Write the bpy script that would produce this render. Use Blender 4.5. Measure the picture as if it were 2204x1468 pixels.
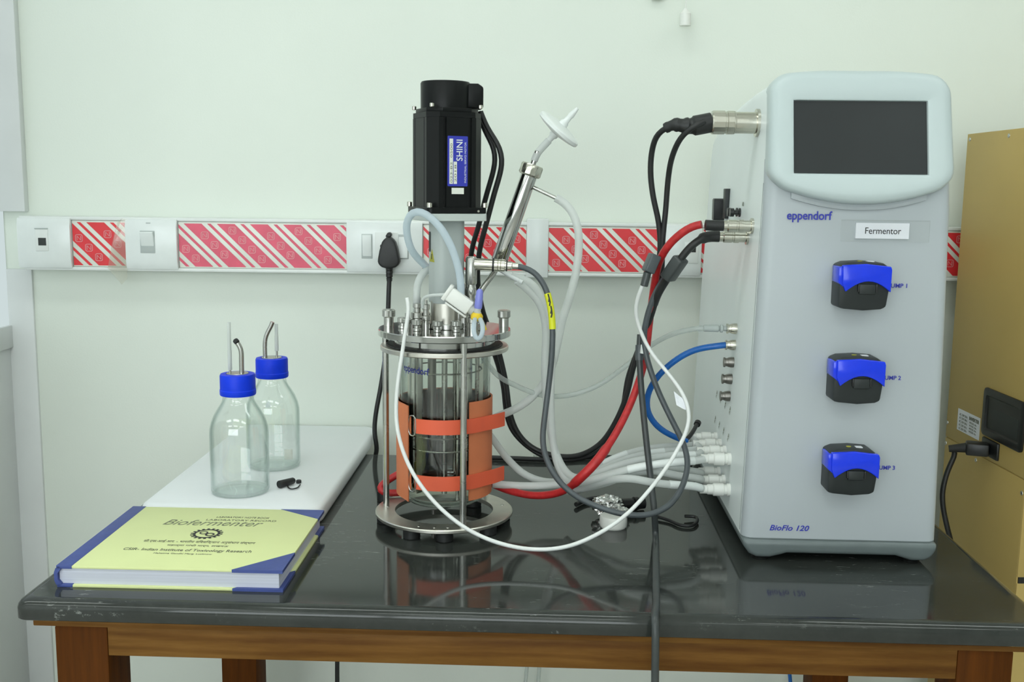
import bpy, bmesh, math, random
from math import sin, cos, pi, radians, tan, atan2, sqrt
from mathutils import Vector, Matrix, Euler
random.seed(7)
SC = bpy.context.scene
COL = SC.collection
for o in list(bpy.data.objects):
    bpy.data.objects.remove(o)

# ------------------------------------------------------------------ camera
TOP = 0.76                                   # height of the stone table top
cam_d = bpy.data.cameras.new('camera')
cam_d.sensor_fit = 'HORIZONTAL'; cam_d.sensor_width = 36.0
cam_d.lens = 36.0 * 2250 / 2204
cam_d.clip_start = 0.05; cam_d.clip_end = 50
cam = bpy.data.objects.new('camera', cam_d); COL.objects.link(cam)
cam.matrix_world = (Matrix.Translation((0, 0, 1.22)) @ Matrix.Rotation(radians(90 - 8.32), 4, 'X')
                    @ Matrix.Rotation(radians(0.70), 4, 'Z'))
SC.camera = cam

# ------------------------------------------------------------------ light and exposure
world = bpy.data.worlds.new('room_air'); SC.world = world
world.use_nodes = True
bg = world.node_tree.nodes['Background']
bg.inputs[0].default_value = (0.90, 1.0, 0.95, 1); bg.inputs[1].default_value = 0.25
FILL_RADIANCE = 6.4                               # radiance of the added fill panel, unseen behind the camera
LAMP_POWER = 8.4                            # emission of the ceiling light panels
LAMP_COLOR = (0.92, 1.0, 0.965)
SC.view_settings.view_transform = 'Standard'
SC.view_settings.look = 'None'
SC.view_settings.exposure = -0.34
SC.view_settings.gamma = 1.0
SC.view_settings.use_curve_mapping = False
SC.cycles.transparent_max_bounces = 32
SC.cycles.max_bounces = 7; SC.cycles.diffuse_bounces = 3; SC.cycles.glossy_bounces = 4
SC.cycles.caustics_reflective = False

# ------------------------------------------------------------------ materials
MATS = {}
def _new(name):
    m = bpy.data.materials.new(name); m.use_nodes = True
    nt = m.node_tree
    for n in list(nt.nodes): nt.nodes.remove(n)
    out = nt.nodes.new('ShaderNodeOutputMaterial')
    MATS[name] = m
    return m, nt, out
def _coords(nt, scale=(1, 1, 1)):
    tc = nt.nodes.new('ShaderNodeTexCoord'); mp = nt.nodes.new('ShaderNodeMapping')
    mp.inputs['Scale'].default_value = scale
    nt.links.new(tc.outputs['Object'], mp.inputs['Vector'])
    return mp.outputs['Vector']
def _noise(nt, vec, scale, detail=3, rough=.55):
    n = nt.nodes.new('ShaderNodeTexNoise'); n.inputs['Scale'].default_value = scale
    n.inputs['Detail'].default_value = detail; n.inputs['Roughness'].default_value = rough
    nt.links.new(vec, n.inputs['Vector']); return n.outputs['Fac']
def _ramp(nt, fac, stops):
    r = nt.nodes.new('ShaderNodeValToRGB'); nt.links.new(fac, r.inputs[0])
    e = r.color_ramp.elements
    while len(e) < len(stops): e.new(.5)
    for k, (p, c) in enumerate(stops):
        e[k].position = p; e[k].color = (*c, 1) if len(c) == 3 else c
    return r.outputs[0]
def g3(v): return (v, v, v)
def mat(name, col, rough=.5, metal=0., var=.06, scale=40., bump=0., bscale=None, coat=0., ior=1.5, stretch=(1, 1, 1), spec=.5, rvar=.0):
    m, nt, out = _new(name)
    b = nt.nodes.new('ShaderNodeBsdfPrincipled')
    v = _coords(nt, stretch)
    f = _noise(nt, v, scale)
    lo = tuple(max(0, c * (1 - var)) for c in col); hi = tuple(min(1, c * (1 + var)) for c in col)
    nt.links.new(_ramp(nt, f, [(.3, lo), (.7, hi)]), b.inputs['Base Color'])
    b.inputs['Metallic'].default_value = metal; b.inputs['Roughness'].default_value = rough
    b.inputs['IOR'].default_value = ior; b.inputs['Coat Weight'].default_value = coat
    b.inputs['Specular IOR Level'].default_value = spec
    if rvar:
        nt.links.new(_ramp(nt, f, [(.3, g3(max(0, rough - rvar))), (.7, g3(min(1, rough + rvar)))]), b.inputs['Roughness'])
    if bump:
        bp = nt.nodes.new('ShaderNodeBump'); bp.inputs['Strength'].default_value = bump; bp.inputs['Distance'].default_value = .001
        nt.links.new(_noise(nt, v, bscale or scale * 4), bp.inputs['Height']); nt.links.new(bp.outputs[0], b.inputs['Normal'])
    nt.links.new(b.outputs[0], out.inputs[0])
    return m
def glass_mat(name, tint, rim, gloss=1.0, haze=0.0, hazecol=(.9, .95, .93), ior=1.5):
    # thin clear wall: transmits straight through, reflects by Fresnel; longer path at grazing angles tints the rim
    m, nt, out = _new(name)
    tr = nt.nodes.new('ShaderNodeBsdfTransparent'); gl = nt.nodes.new('ShaderNodeBsdfGlossy')
    gl.inputs['Roughness'].default_value = .03; gl.inputs['Color'].default_value = (gloss, gloss, gloss, 1)
    lw = nt.nodes.new('ShaderNodeLayerWeight'); lw.inputs[0].default_value = .5
    nt.links.new(_ramp(nt, lw.outputs['Facing'], [(.45, tint), (.96, rim)]), tr.inputs[0])
    pw = nt.nodes.new('ShaderNodeMath'); pw.operation = 'POWER'; pw.inputs[1].default_value = 5
    nt.links.new(lw.outputs['Facing'], pw.inputs[0])
    fr = nt.nodes.new('ShaderNodeMath'); fr.operation = 'MULTIPLY_ADD'; fr.inputs[1].default_value = .9; fr.inputs[2].default_value = ((ior - 1) / (ior + 1)) ** 2 * 1.3
    nt.links.new(pw.outputs[0], fr.inputs[0])
    mx = nt.nodes.new('ShaderNodeMixShader')
    nt.links.new(fr.outputs[0], mx.inputs[0]); nt.links.new(tr.outputs[0], mx.inputs[1]); nt.links.new(gl.outputs[0], mx.inputs[2])
    last = mx.outputs[0]
    if haze:
        df = nt.nodes.new('ShaderNodeBsdfDiffuse')
        v = _coords(nt)
        lo = tuple(c * .93 for c in hazecol)
        nt.links.new(_ramp(nt, _noise(nt, v, 60), [(.3, lo), (.7, hazecol)]), df.inputs[0])
        tl = nt.nodes.new('ShaderNodeBsdfTranslucent'); tl.inputs[0].default_value = (*hazecol, 1)
        md = nt.nodes.new('ShaderNodeMixShader'); md.inputs[0].default_value = .35
        nt.links.new(df.outputs[0], md.inputs[1]); nt.links.new(tl.outputs[0], md.inputs[2])
        m2 = nt.nodes.new('ShaderNodeMixShader'); m2.inputs[0].default_value = haze
        nt.links.new(last, m2.inputs[1]); nt.links.new(md.outputs[0], m2.inputs[2]); last = m2.outputs[0]
    nt.links.new(last, out.inputs[0])
    return m

mat('wall_paint', (.785, .835, .755), .6, var=.025, scale=2.2, bump=.15, bscale=300)
mat('white_wall', (.74, .76, .74), .6, var=.02, scale=3)
mat('floor_tile', (.55, .54, .50), .35, var=.05, scale=6)
mat('ceiling_white', (.85, .86, .84), .8, var=.02)
mat('frame_white', (.72, .74, .73), .4, var=.03, scale=8)
mat('pane_pale', (.66, .74, .76), .25, var=.03, scale=4)
mat('pvc_white', (.80, .83, .80), .32, var=.02)
mat('pvc_plate', (.80, .84, .82), .22, var=.02)
mat('print_white', (.80, .82, .74), .35, var=.03)
mat('print_red', (.78, .035, .045), .32, var=.06, scale=30)
mat('print_pink', (.74, .085, .15), .35, var=.10, scale=25)
mat('print_emblem', (.80, .33, .34), .35, var=.08)
mat('dark_hole', (.03, .035, .033), .6)
mat('black_plastic', (.012, .013, .013), .38, var=.2)
mat('black_rubber', (.014, .015, .015), .48, var=.2, scale=80)
mat('black_anod', (.006, .007, .007), .36, metal=.0, var=.2, stretch=(1, 1, .1), scale=90, spec=.2)
mat('grey_cable', (.075, .088, .095), .38, var=.12, scale=60)
mat('dark_grey_cable', (.045, .052, .052), .36, var=.12, scale=60)
mat('white_cable', (.80, .82, .80), .4, var=.03)
mat('red_sleeve', (.50, .020, .022), .42, var=.18, scale=110, bump=.3, bscale=600)
mat('blue_tube', (.012, .13, .47), .25, var=.12)
mat('cap_blue', (.005, .045, .80), .42, var=.06, spec=.25)
mat('pump_blue', (.007, .042, .80), .14, var=.05, coat=.15, spec=.4)
mat('print_blue', (.03, .04, .42), .5, var=.05)
mat('pump_grey', (.024, .029, .029), .45, var=.08, spec=.35)
mat('pump_grey_light', (.13, .15, .15), .4, var=.06)
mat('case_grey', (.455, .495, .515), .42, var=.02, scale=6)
mat('case_side', (.84, .90, .89), .38, var=.02, scale=6)  # lighter than case_grey: light missing on the left side, put into the colour
mat('case_light', (.53, .61, .61), .36, var=.015, scale=6)
mat('case_base', (.15, .18, .18), .4, var=.04)
mat('seam_dark', (.16, .19, .19), .6)
mat('screen_black', (.022, .026, .027), .32, var=.10, scale=8, spec=.3)
mat('paper_white', (.80, .82, .86), .6, var=.02)
mat('ink_black', (.03, .03, .03), .6)
mat('ink_pen', (.22, .24, .15), .7)
mat('ink_grey', (.14, .15, .10), .7)
mat('steel', (.50, .50, .47), .26, metal=1., var=.06, scale=30, rvar=.05)
mat('steel_brushed', (.64, .62, .56), .36, metal=1., var=.08, scale=60, stretch=(1, 1, .15), rvar=.06)
mat('nickel', (.60, .585, .51), .24, metal=1., var=.05)
mat('dark_steel', (.24, .23, .21), .35, metal=1., var=.1)
mat('col_grey', (.46, .505, .49), .42, var=.02)
mat('plate_grey', (.55, .60, .57), .4, var=.02)
mat('blanket', (.68, .205, .085), .62, var=.07, scale=14, bump=.2, bscale=400)
mat('strap', (.80, .125, .055), .55, var=.05, scale=18)
mat('liner', (.045, .022, .016), .7, var=.15, scale=20)
mat('slab_white', (.90, .93, .94), .45, var=.025, scale=5)
mat('book_yellow', (.77, .83, .40), .55, var=.03, scale=9)
mat('book_blue', (.055, .085, .30), .5, var=.08, scale=70, bump=.2)
mat('pages', (.66, .68, .78), .7, var=.10, scale=10, stretch=(.3, .3, 90))
mat('gold_paint', (.53, .385, .130), .45, var=.04, scale=5, spec=.25)
mat('foil', (.78, .78, .76), .22, metal=1., var=.12, scale=120, bump=.8, bscale=300)
mat('white_plastic', (.83, .84, .79), .35, var=.02)
mat('milky', (.80, .84, .82), .3, var=.02)
mat('violet_luer', (.22, .24, .66), .25, var=.1)
mat('yellow', (.80, .56, .02), .4, var=.05)
mat('label_yellow', (.72, .74, .02), .45, var=.04)
mat('warn_yellow', (.42, .40, .03), .5, var=.1)
mat('wood_dark', (.090, .026, .0015), .65, spec=.12, var=.25, scale=12, stretch=(9, 9, .6), bump=.25, bscale=80)
mat('olive', (.20, .19, .05), .5)
glass_mat('bottle_glass', (.985, .995, .99), (.66, .74, .72))
glass_mat('vessel_glass', (.93, .95, .93), (.55, .58, .56))
glass_mat('silicone', (.95, .97, .96), (.86, .90, .88), haze=.74, hazecol=(.93, .96, .94), ior=1.4)
glass_mat('silicone_blue', (.88, .94, .97), (.75, .84, .90), haze=.70, hazecol=(.82, .91, .97), ior=1.4)
glass_mat('clear_tube', (.90, .93, .92), (.60, .64, .63), haze=.30, hazecol=(.80, .83, .82), ior=1.4)
glass_mat('clear_film', (.96, .955, .93), (.90, .90, .86), haze=.12, hazecol=(.80, .78, .70), ior=1.45)

glass_mat('tape_film', (.985, .985, .98), (.95, .95, .94), haze=.03, ior=1.3)
def stone():
    m, nt, out = _new('table_stone')
    b = nt.nodes.new('ShaderNodeBsdfPrincipled'); v = _coords(nt)
    f = _noise(nt, v, 9, 6, .7)
    base = _ramp(nt, f, [(.30, (.026, .029, .026)), (.75, (.048, .053, .048))])
    # pale wear marks: short streaks that gather in patches
    mp = nt.nodes.new('ShaderNodeMapping'); mp.inputs['Scale'].default_value = (14, 60, 20); mp.inputs['Rotation'].default_value = (0, 0, .25)
    nt.links.new(v, mp.inputs[0])
    s = _noise(nt, mp.outputs[0], 3.2, 5, .75)
    patch = _noise(nt, v, 5.5, 2)
    sm = nt.nodes.new('ShaderNodeMath'); sm.operation = 'MULTIPLY'
    nt.links.new(_ramp(nt, s, [(.61, g3(0)), (.69, g3(1))]), sm.inputs[0])
    nt.links.new(_ramp(nt, patch, [(.44, g3(0)), (.62, g3(1))]), sm.inputs[1])
    mx = nt.nodes.new('ShaderNodeMix'); mx.data_type = 'RGBA'
    nt.links.new(sm.outputs[0], mx.inputs['Factor']); nt.links.new(base, mx.inputs['A'])
    mx.inputs['B'].default_value = (.24, .25, .235, 1)
    nt.links.new(mx.outputs['Result'], b.inputs['Base Color'])
    nt.links.new(_ramp(nt, f, [(.3, g3(.05)), (.8, g3(.12))]), b.inputs['Roughness'])
    b.inputs['IOR'].default_value = 1.48; b.inputs['Specular IOR Level'].default_value = .42
    nt.links.new(b.outputs[0], out.inputs[0])
stone()
def wood():
    m, nt, out = _new('wood')
    b = nt.nodes.new('ShaderNodeBsdfPrincipled'); v = _coords(nt, (.9, 9, 9))
    f = _noise(nt, v, 5, 6, .65)
    w = nt.nodes.new('ShaderNodeTexWave'); w.wave_type = 'BANDS'; w.bands_direction = 'Z'
    w.inputs['Scale'].default_value = 2.4; w.inputs['Distortion'].default_value = 7; w.inputs['Detail'].default_value = 3
    nt.links.new(v, w.inputs[0])
    c1 = _ramp(nt, f, [(.28, (.10, .038, .006)), (.52, (.175, .080, .016)), (.78, (.25, .125, .030))])
    c2 = _ramp(nt, w.outputs['Fac'], [(.0, (.78, .72, .66)), (.6, (1, 1, 1))])
    mx = nt.nodes.new('ShaderNodeMix'); mx.data_type = 'RGBA'; mx.blend_type = 'MULTIPLY'; mx.inputs['Factor'].default_value = 1
    nt.links.new(c1, mx.inputs['A']); nt.links.new(c2, mx.inputs['B'])
    nt.links.new(mx.outputs['Result'], b.inputs['Base Color'])
    b.inputs['Roughness'].default_value = .5; b.inputs['Specular IOR Level'].default_value = .15
    nt.links.new(b.outputs[0], out.inputs[0])
wood()
def lamp():
    m, nt, out = _new('lamp_diffuser')
    e = nt.nodes.new('ShaderNodeEmission'); e.inputs[0].default_value = (*LAMP_COLOR, 1); e.inputs[1].default_value = LAMP_POWER
    nt.links.new(e.outputs[0], out.inputs[0])
lamp()
def daylit_pane():
    m, nt, out = _new('daylit_pane')
    e = nt.nodes.new('ShaderNodeEmission'); e.inputs[1].default_value = .90
    v = _coords(nt)
    nt.links.new(_ramp(nt, _noise(nt, v, 1.5), [(.3, (.84, .98, .98)), (.7, (.88, 1, 1))]), e.inputs[0])
    nt.links.new(e.outputs[0], out.inputs[0])
daylit_pane()
def fill_glow():
    m, nt, out = _new('fill_glow')
    e = nt.nodes.new('ShaderNodeEmission'); e.inputs[1].default_value = FILL_RADIANCE; e.inputs[0].default_value = (.90, .98, 1, 1)
    nt.links.new(e.outputs[0], out.inputs[0])
fill_glow()

# ------------------------------------------------------------------ mesh helpers
def I4(): return Matrix.Identity(4)
def TR(*v): return Matrix.Translation(v)
def RZ(a): return Matrix.Rotation(a, 4, 'Z')
def RX(a): return Matrix.Rotation(a, 4, 'X')
def RY(a): return Matrix.Rotation(a, 4, 'Y')
def along(p, d):
    """matrix that takes local +Z to direction d at point p"""
    d = Vector(d).normalized()
    return Matrix.Translation(p) @ d.to_track_quat('Z', 'Y').to_matrix().to_4x4()
def newbm(): return bmesh.new()
def box(bm, x0, x1, y0, y1, z0, z1, bev=0., seg=2, M=None):
    t = bmesh.new()
    bmesh.ops.create_cube(t, size=1)
    for v in t.verts:
        v.co = Vector(((x0 + x1) / 2 + v.co.x * (x1 - x0), (y0 + y1) / 2 + v.co.y * (y1 - y0), (z0 + z1) / 2 + v.co.z * (z1 - z0)))
    if bev: bmesh.ops.bevel(t, geom=list(t.edges), offset=bev, segments=seg, profile=.5, affect='EDGES', clamp_overlap=True)
    merge(bm, t, M)
def merge(bm, t, M=None):
    mp = {}
    for v in t.verts: mp[v] = bm.verts.new((M @ v.co) if M else v.co)
    for f in t.faces:
        try: bm.faces.new([mp[v] for v in f.verts])
        except ValueError: pass
    t.free()
def prism(bm, poly, y0, y1, bev=0., seg=2, M=None, axis='y'):
    """extrude a polygon given in (x,z) along y; axis='z': (x,y) along z; axis='x': (y,z) along x"""
    t = bmesh.new()
    def p3(a, b, h): return (a, h, b) if axis == 'y' else (a, b, h) if axis == 'z' else (h, a, b)
    A = [t.verts.new(p3(a, b, y0)) for a, b in poly]; B = [t.verts.new(p3(a, b, y1)) for a, b in poly]
    n = len(poly)
    t.faces.new(A); t.faces.new(B[::-1])
    for i in range(n): t.faces.new([A[i], B[i], B[(i + 1) % n], A[(i + 1) % n]])
    bmesh.ops.recalc_face_normals(t, faces=t.faces)
    if bev:
        es = [e for e in t.edges if len(e.link_faces) == 2 and e.calc_face_angle() > .6]
        bmesh.ops.bevel(t, geom=es, offset=bev, segments=seg, profile=.5, affect='EDGES', clamp_overlap=True)
    merge(bm, t, M)
def lathe(bm, prof, n=32, M=None, a0=0., a1=2 * pi):
    full = abs(a1 - a0 - 2 * pi) < 1e-6
    m = n if full else n + 1
    rings = []
    for r, z in prof:
        if r < 1e-7:
            rings.append([bm.verts.new(M @ Vector((0, 0, z)) if M else (0, 0, z))])
        else:
            rg = []
            for k in range(m):
                a = a0 + (a1 - a0) * k / n
                c = Vector((r * cos(a), r * sin(a), z)); rg.append(bm.verts.new(M @ c if M else c))
            rings.append(rg)
    for A, B in zip(rings, rings[1:]):
        for k in range(n):
            k2 = (k + 1) % m
            if len(A) == 1 and len(B) == 1: continue
            if len(A) == 1: bm.faces.new([A[0], B[k2], B[k]])
            elif len(B) == 1: bm.faces.new([A[k], A[k2], B[0]])
            else: bm.faces.new([A[k], A[k2], B[k2], B[k]])
def cyl(bm, r, z0, z1, n=24, M=None, bev=0.):
    if bev: lathe(bm, [(0, z0), (r - bev, z0), (r, z0 + bev), (r, z1 - bev), (r - bev, z1), (0, z1)], n, M)
    else: lathe(bm, [(0, z0), (r, z0), (r, z1), (0, z1)], n, M)
def ring(bm, ri, ro, z0, z1, n=48, M=None, bev=.0006):
    lathe(bm, [(ri, z0), (ro - bev, z0), (ro, z0 + bev), (ro, z1 - bev), (ro - bev, z1), (ri, z1), (ri, z0)], n, M)
def spline(pts, step=.006, closed=False):
    P = [Vector(p) for p in pts]
    if len(P) < 3: return P
    out = []
    n = len(P)
    for i in range(n - 1 if not closed else n):
        p0 = P[i - 1] if (i > 0 or closed) else P[0] * 2 - P[1]
        p1 = P[i]; p2 = P[(i + 1) % n]
        p3 = P[(i + 2) % n] if (i + 2 < n or closed) else P[-1] * 2 - P[-2]
        # centripetal Catmull-Rom
        t0 = 0; t1 = t0 + max(1e-6, (p1 - p0).length) ** .5; t2 = t1 + max(1e-6, (p2 - p1).length) ** .5; t3 = t2 + max(1e-6, (p3 - p2).length) ** .5
        k = max(2, int((p2 - p1).length / step))
        for j in range(k):
            t = t1 + (t2 - t1) * j / k
            A1 = p0 * ((t1 - t) / (t1 - t0)) + p1 * ((t - t0) / (t1 - t0)); A2 = p1 * ((t2 - t) / (t2 - t1)) + p2 * ((t - t1) / (t2 - t1)); A3 = p2 * ((t3 - t) / (t3 - t2)) + p3 * ((t - t2) / (t3 - t2))
            B1 = A1 * ((t2 - t) / (t2 - t0)) + A2 * ((t - t0) / (t2 - t0)); B2 = A2 * ((t3 - t) / (t3 - t1)) + A3 * ((t - t1) / (t3 - t1))
            out.append(B1 * ((t2 - t) / (t2 - t1)) + B2 * ((t - t1) / (t2 - t1)))
    if not closed: out.append(P[-1])
    # relax a little so hand-placed points read as one curve
    for _ in range(3):
        q = [v.copy() for v in out]
        for i in range(1, len(out) - 1): out[i] = q[i] * .5 + (q[i - 1] + q[i + 1]) * .25
    return out
def sweep(bm, pts, r, n=10, cap=True, M=None):
    """tube along already sampled points; r may be a number or f(i, count)"""
    P = [M @ Vector(p) if M else Vector(p) for p in pts]
    N = len(P)
    T = [(P[min(i + 1, N - 1)] - P[max(i - 1, 0)]).normalized() for i in range(N)]
    u = T[0].orthogonal().normalized()
    rings = []
    for i in range(N):
        u = (u - T[i] * u.dot(T[i])).normalized(); w = T[i].cross(u)
        rr = r(i, N) if callable(r) else r
        rings.append([bm.verts.new(P[i] + (u * cos(2 * pi * k / n) + w * sin(2 * pi * k / n)) * rr) for k in range(n)])
    for A, B in zip(rings, rings[1:]):
        for k in range(n): bm.faces.new([A[k], A[(k + 1) % n], B[(k + 1) % n], B[k]])
    if cap:
        bm.faces.new(rings[0][::-1]); bm.faces.new(rings[-1])
def tube(bm, pts, r, n=10, step=.006, **k): sweep(bm, spline(pts, step), r, n, **k)
def rrect(w, h, r, n=5, cx=0, cy=0):
    out = []
    for sx, sy, a in ((1, 1, 0), (-1, 1, pi / 2), (-1, -1, pi), (1, -1, 3 * pi / 2)):
        for k in range(n + 1):
            t = a + pi / 2 * k / n
            out.append((cx + sx * (w / 2 - r) + r * cos(t), cy + sy * (h / 2 - r) + r * sin(t)))
    return out
def loft(bm, loops, cap0=True, cap1=True):
    R = [[bm.verts.new(p) for p in L] for L in loops]
    n = len(R[0])
    for A, B in zip(R, R[1:]):
        for k in range(n): bm.faces.new([A[k], A[(k + 1) % n], B[(k + 1) % n], B[k]])
    if cap0: bm.faces.new(R[0][::-1])
    if cap1: bm.faces.new(R[-1])
def text(bm, s, size, M, bold=0., shear=0., width=None, depth=.0002, align='LEFT'):
    """flat lettering, baseline along local X, up local Y"""
    c = bpy.data.curves.new('lettering', 'FONT'); c.body = s; c.size = size; c.shear = shear; c.offset = bold
    c.extrude = depth; c.align_x = align; c.resolution_u = 4
    o = bpy.data.objects.new('lettering', c); COL.objects.link(o)
    dg = bpy.context.evaluated_depsgraph_get()
    me = bpy.data.meshes.new_from_object(o.evaluated_get(dg))
    bpy.data.objects.remove(o); bpy.data.curves.remove(c)
    xs = [v.co.x for v in me.vertices] or [0, 1]
    k = width / (max(xs) - min(xs)) if width else 1
    x0 = min(xs) if align == 'LEFT' else (min(xs) + max(xs)) / 2
    t = bmesh.new(); t.from_mesh(me); bpy.data.meshes.remove(me)
    for v in t.verts: v.co.x = (v.co.x - x0) * k
    if callable(M):
        for v in t.verts: v.co = M(v.co)
        merge(bm, t)
    else: merge(bm, t, M)

# ------------------------------------------------------------------ scene-graph helpers
def obj(name, bm, material, parent=None, smooth=True, angle=40):
    if parent is not None and parent.get('_w'):            # geometry was given in room coordinates
        L = Vector(parent['_w'])
        for v in bm.verts: v.co = v.co - L
    bmesh.ops.recalc_face_normals(bm, faces=bm.faces)
    me = bpy.data.meshes.new(name); bm.to_mesh(me); bm.free()
    ms = material if isinstance(material, (list, tuple)) else [material]
    for k in ms: me.materials.append(MATS[k])
    if smooth:
        me.polygons.foreach_set('use_smooth', [True] * len(me.polygons))
        me.set_sharp_from_angle(angle=radians(angle))
    o = bpy.data.objects.new(name, me); COL.objects.link(o)
    if parent is not None:
        o.parent = parent
    return o
def thing(name, label, cat, loc=(0, 0, 0), rotz=0., group=None, world=True):
    o = bpy.data.objects.new(name, None); COL.objects.link(o)
    o.empty_display_size = .02
    o.location = loc; o.rotation_euler = (0, 0, rotz)
    o['label'] = label; o['category'] = cat
    if group: o['group'] = group
    if world and not rotz: o['_w'] = tuple(loc)
    return o
def tag(o, label, cat, group=None):
    o['label'] = label; o['category'] = cat
    if group: o['group'] = group
    return o
def struct(name, bm, material, parent=None, **k):
    o = obj(name, bm, material, parent, **k)
    if parent is None: o['kind'] = 'structure'
    return o
def sub(o, name, bm, material, **k):
    """sub-part of a part; geometry in the same frame as the part's own"""
    p = o.parent
    if p is not None and p.get('_w'):
        L = Vector(p['_w'])
        for v in bm.verts: v.co = v.co - L
    return obj(name, bm, material, o, **k)

# ================================================================== the room
WY = 1.89                                    # back wall
XL, XR, YR = -3.2, 3.2, -3.3                 # extent of the room behind the camera
bm = newbm(); box(bm, XL, XR, WY, WY + .12, 0, 2.8); struct('wall_back', bm, 'wall_paint', smooth=False)
bm = newbm(); box(bm, -1.06, -.9176, 1.15, WY + .001, 0, 2.8); struct('wall_side', bm, 'white_wall', smooth=False)
bm = newbm(); box(bm, XL - .12, XL, YR, WY + .12, 0, 2.8); struct('wall_left', bm, 'white_wall', smooth=False)
bm = newbm(); box(bm, XR, XR + .12, YR, WY + .12, 0, 2.8); struct('wall_right', bm, 'white_wall', smooth=False)
bm = newbm(); box(bm, XL - .12, XR + .12, YR - .12, YR, 0, 2.8); struct('wall_front', bm, 'white_wall', smooth=False)
bm = newbm(); box(bm, XL - .12, XR + .12, YR - .12, WY + .12, -.1, 0); struct('floor', bm, 'floor_tile', smooth=False)
bm = newbm(); box(bm, XL - .12, XR + .12, YR - .12, WY + .12, 2.8, 2.9); ceil = struct('ceiling', bm, 'ceiling_white', smooth=False)
for x in (-2.1, -.3, 1.5):
    for y in (.82, -.9, -2.45):
        bm = newbm(); box(bm, x - .62, x + .62, y - .18, y + .18, 2.752, 2.80, .004); f = obj('light_fitting', bm, 'frame_white', ceil)
        bm = newbm(); box(bm, x - .60, x + .60, y - .155, y + .155, 2.744, 2.7525); obj('light_diffuser', bm, 'lamp_diffuser', f, smooth=False)

bm = newbm(); box(bm, -2.9, .5, YR - .01, YR + .01, .85, 2.35); fill = struct('fill_panel', bm, 'fill_glow', smooth=False)  # unseen glowing panel, added to light the unit's left side and the wall
for x in (-2.93, -1.22, .53):
    bm = newbm(); box(bm, x - .04, x + .04, YR - .02, YR + .03, .81, 2.39, .004); obj('fill_panel_frame', bm, 'frame_white', fill)
for z in (.81, 2.39):
    bm = newbm(); box(bm, -2.97, .57, YR - .02, YR + .03, z - .04, z + .04, .004); obj('fill_panel_frame', bm, 'frame_white', fill)

# pale partition on the left: pane, sill and lower panel
bm = newbm(); box(bm, -.9178, -.9146, 1.152, 1.886, .9625, 2.4, .0008); w1 = struct('window_1', bm, 'daylit_pane')
bm = newbm(); box(bm, -.9178, -.9096, 1.152, 1.89, .9213, .9625, .002); obj('window_sill', bm, 'frame_white', w1)
bm = newbm(); box(bm, -.9178, -.9151, 1.152, 1.886, .03, .9213, .001); struct('trim_1', bm, 'frame_white')
bm = newbm(); box(bm, -.9178, -.8691, WY - .006, WY + .002, 0, 1.065, .0015); struct('trim_2', bm, 'frame_white')
bm = newbm(); box(bm, -.9178, -.8701, WY - .016, WY + .002, 1.168, 2.8, .002); struct('trim_3', bm, 'frame_white')

# ================================================================== cable trunking along the wall
YB = 1.9288
YF = 1.89                                    # its front plane
tr = thing('cable_trunking', 'long white plastic cable trunking running along the pale wall', 'trunking', (0, YB, 1.11))
bm = newbm(); box(bm, -.889, 1.6, YF + .004, YB, 1.0665, 1.1565, .001); obj('channel', bm, 'pvc_white', tr)
bm = newbm(); box(bm, -.890, 1.6, YF - .001, YB, 1.1535, 1.1600, .0022); obj('lip', bm, 'pvc_white', tr)
bm = newbm(); box(bm, -.884, 1.6, YF - .001, YB, 1.0630, 1.0697, .0022); obj('lip', bm, 'pvc_white', tr)
bm = newbm(); box(bm, .0240, .0634, YF - .0045, YB, 1.0605, 1.1660, .0018); obj('joint_cover', bm, 'pvc_plate', tr)

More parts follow.
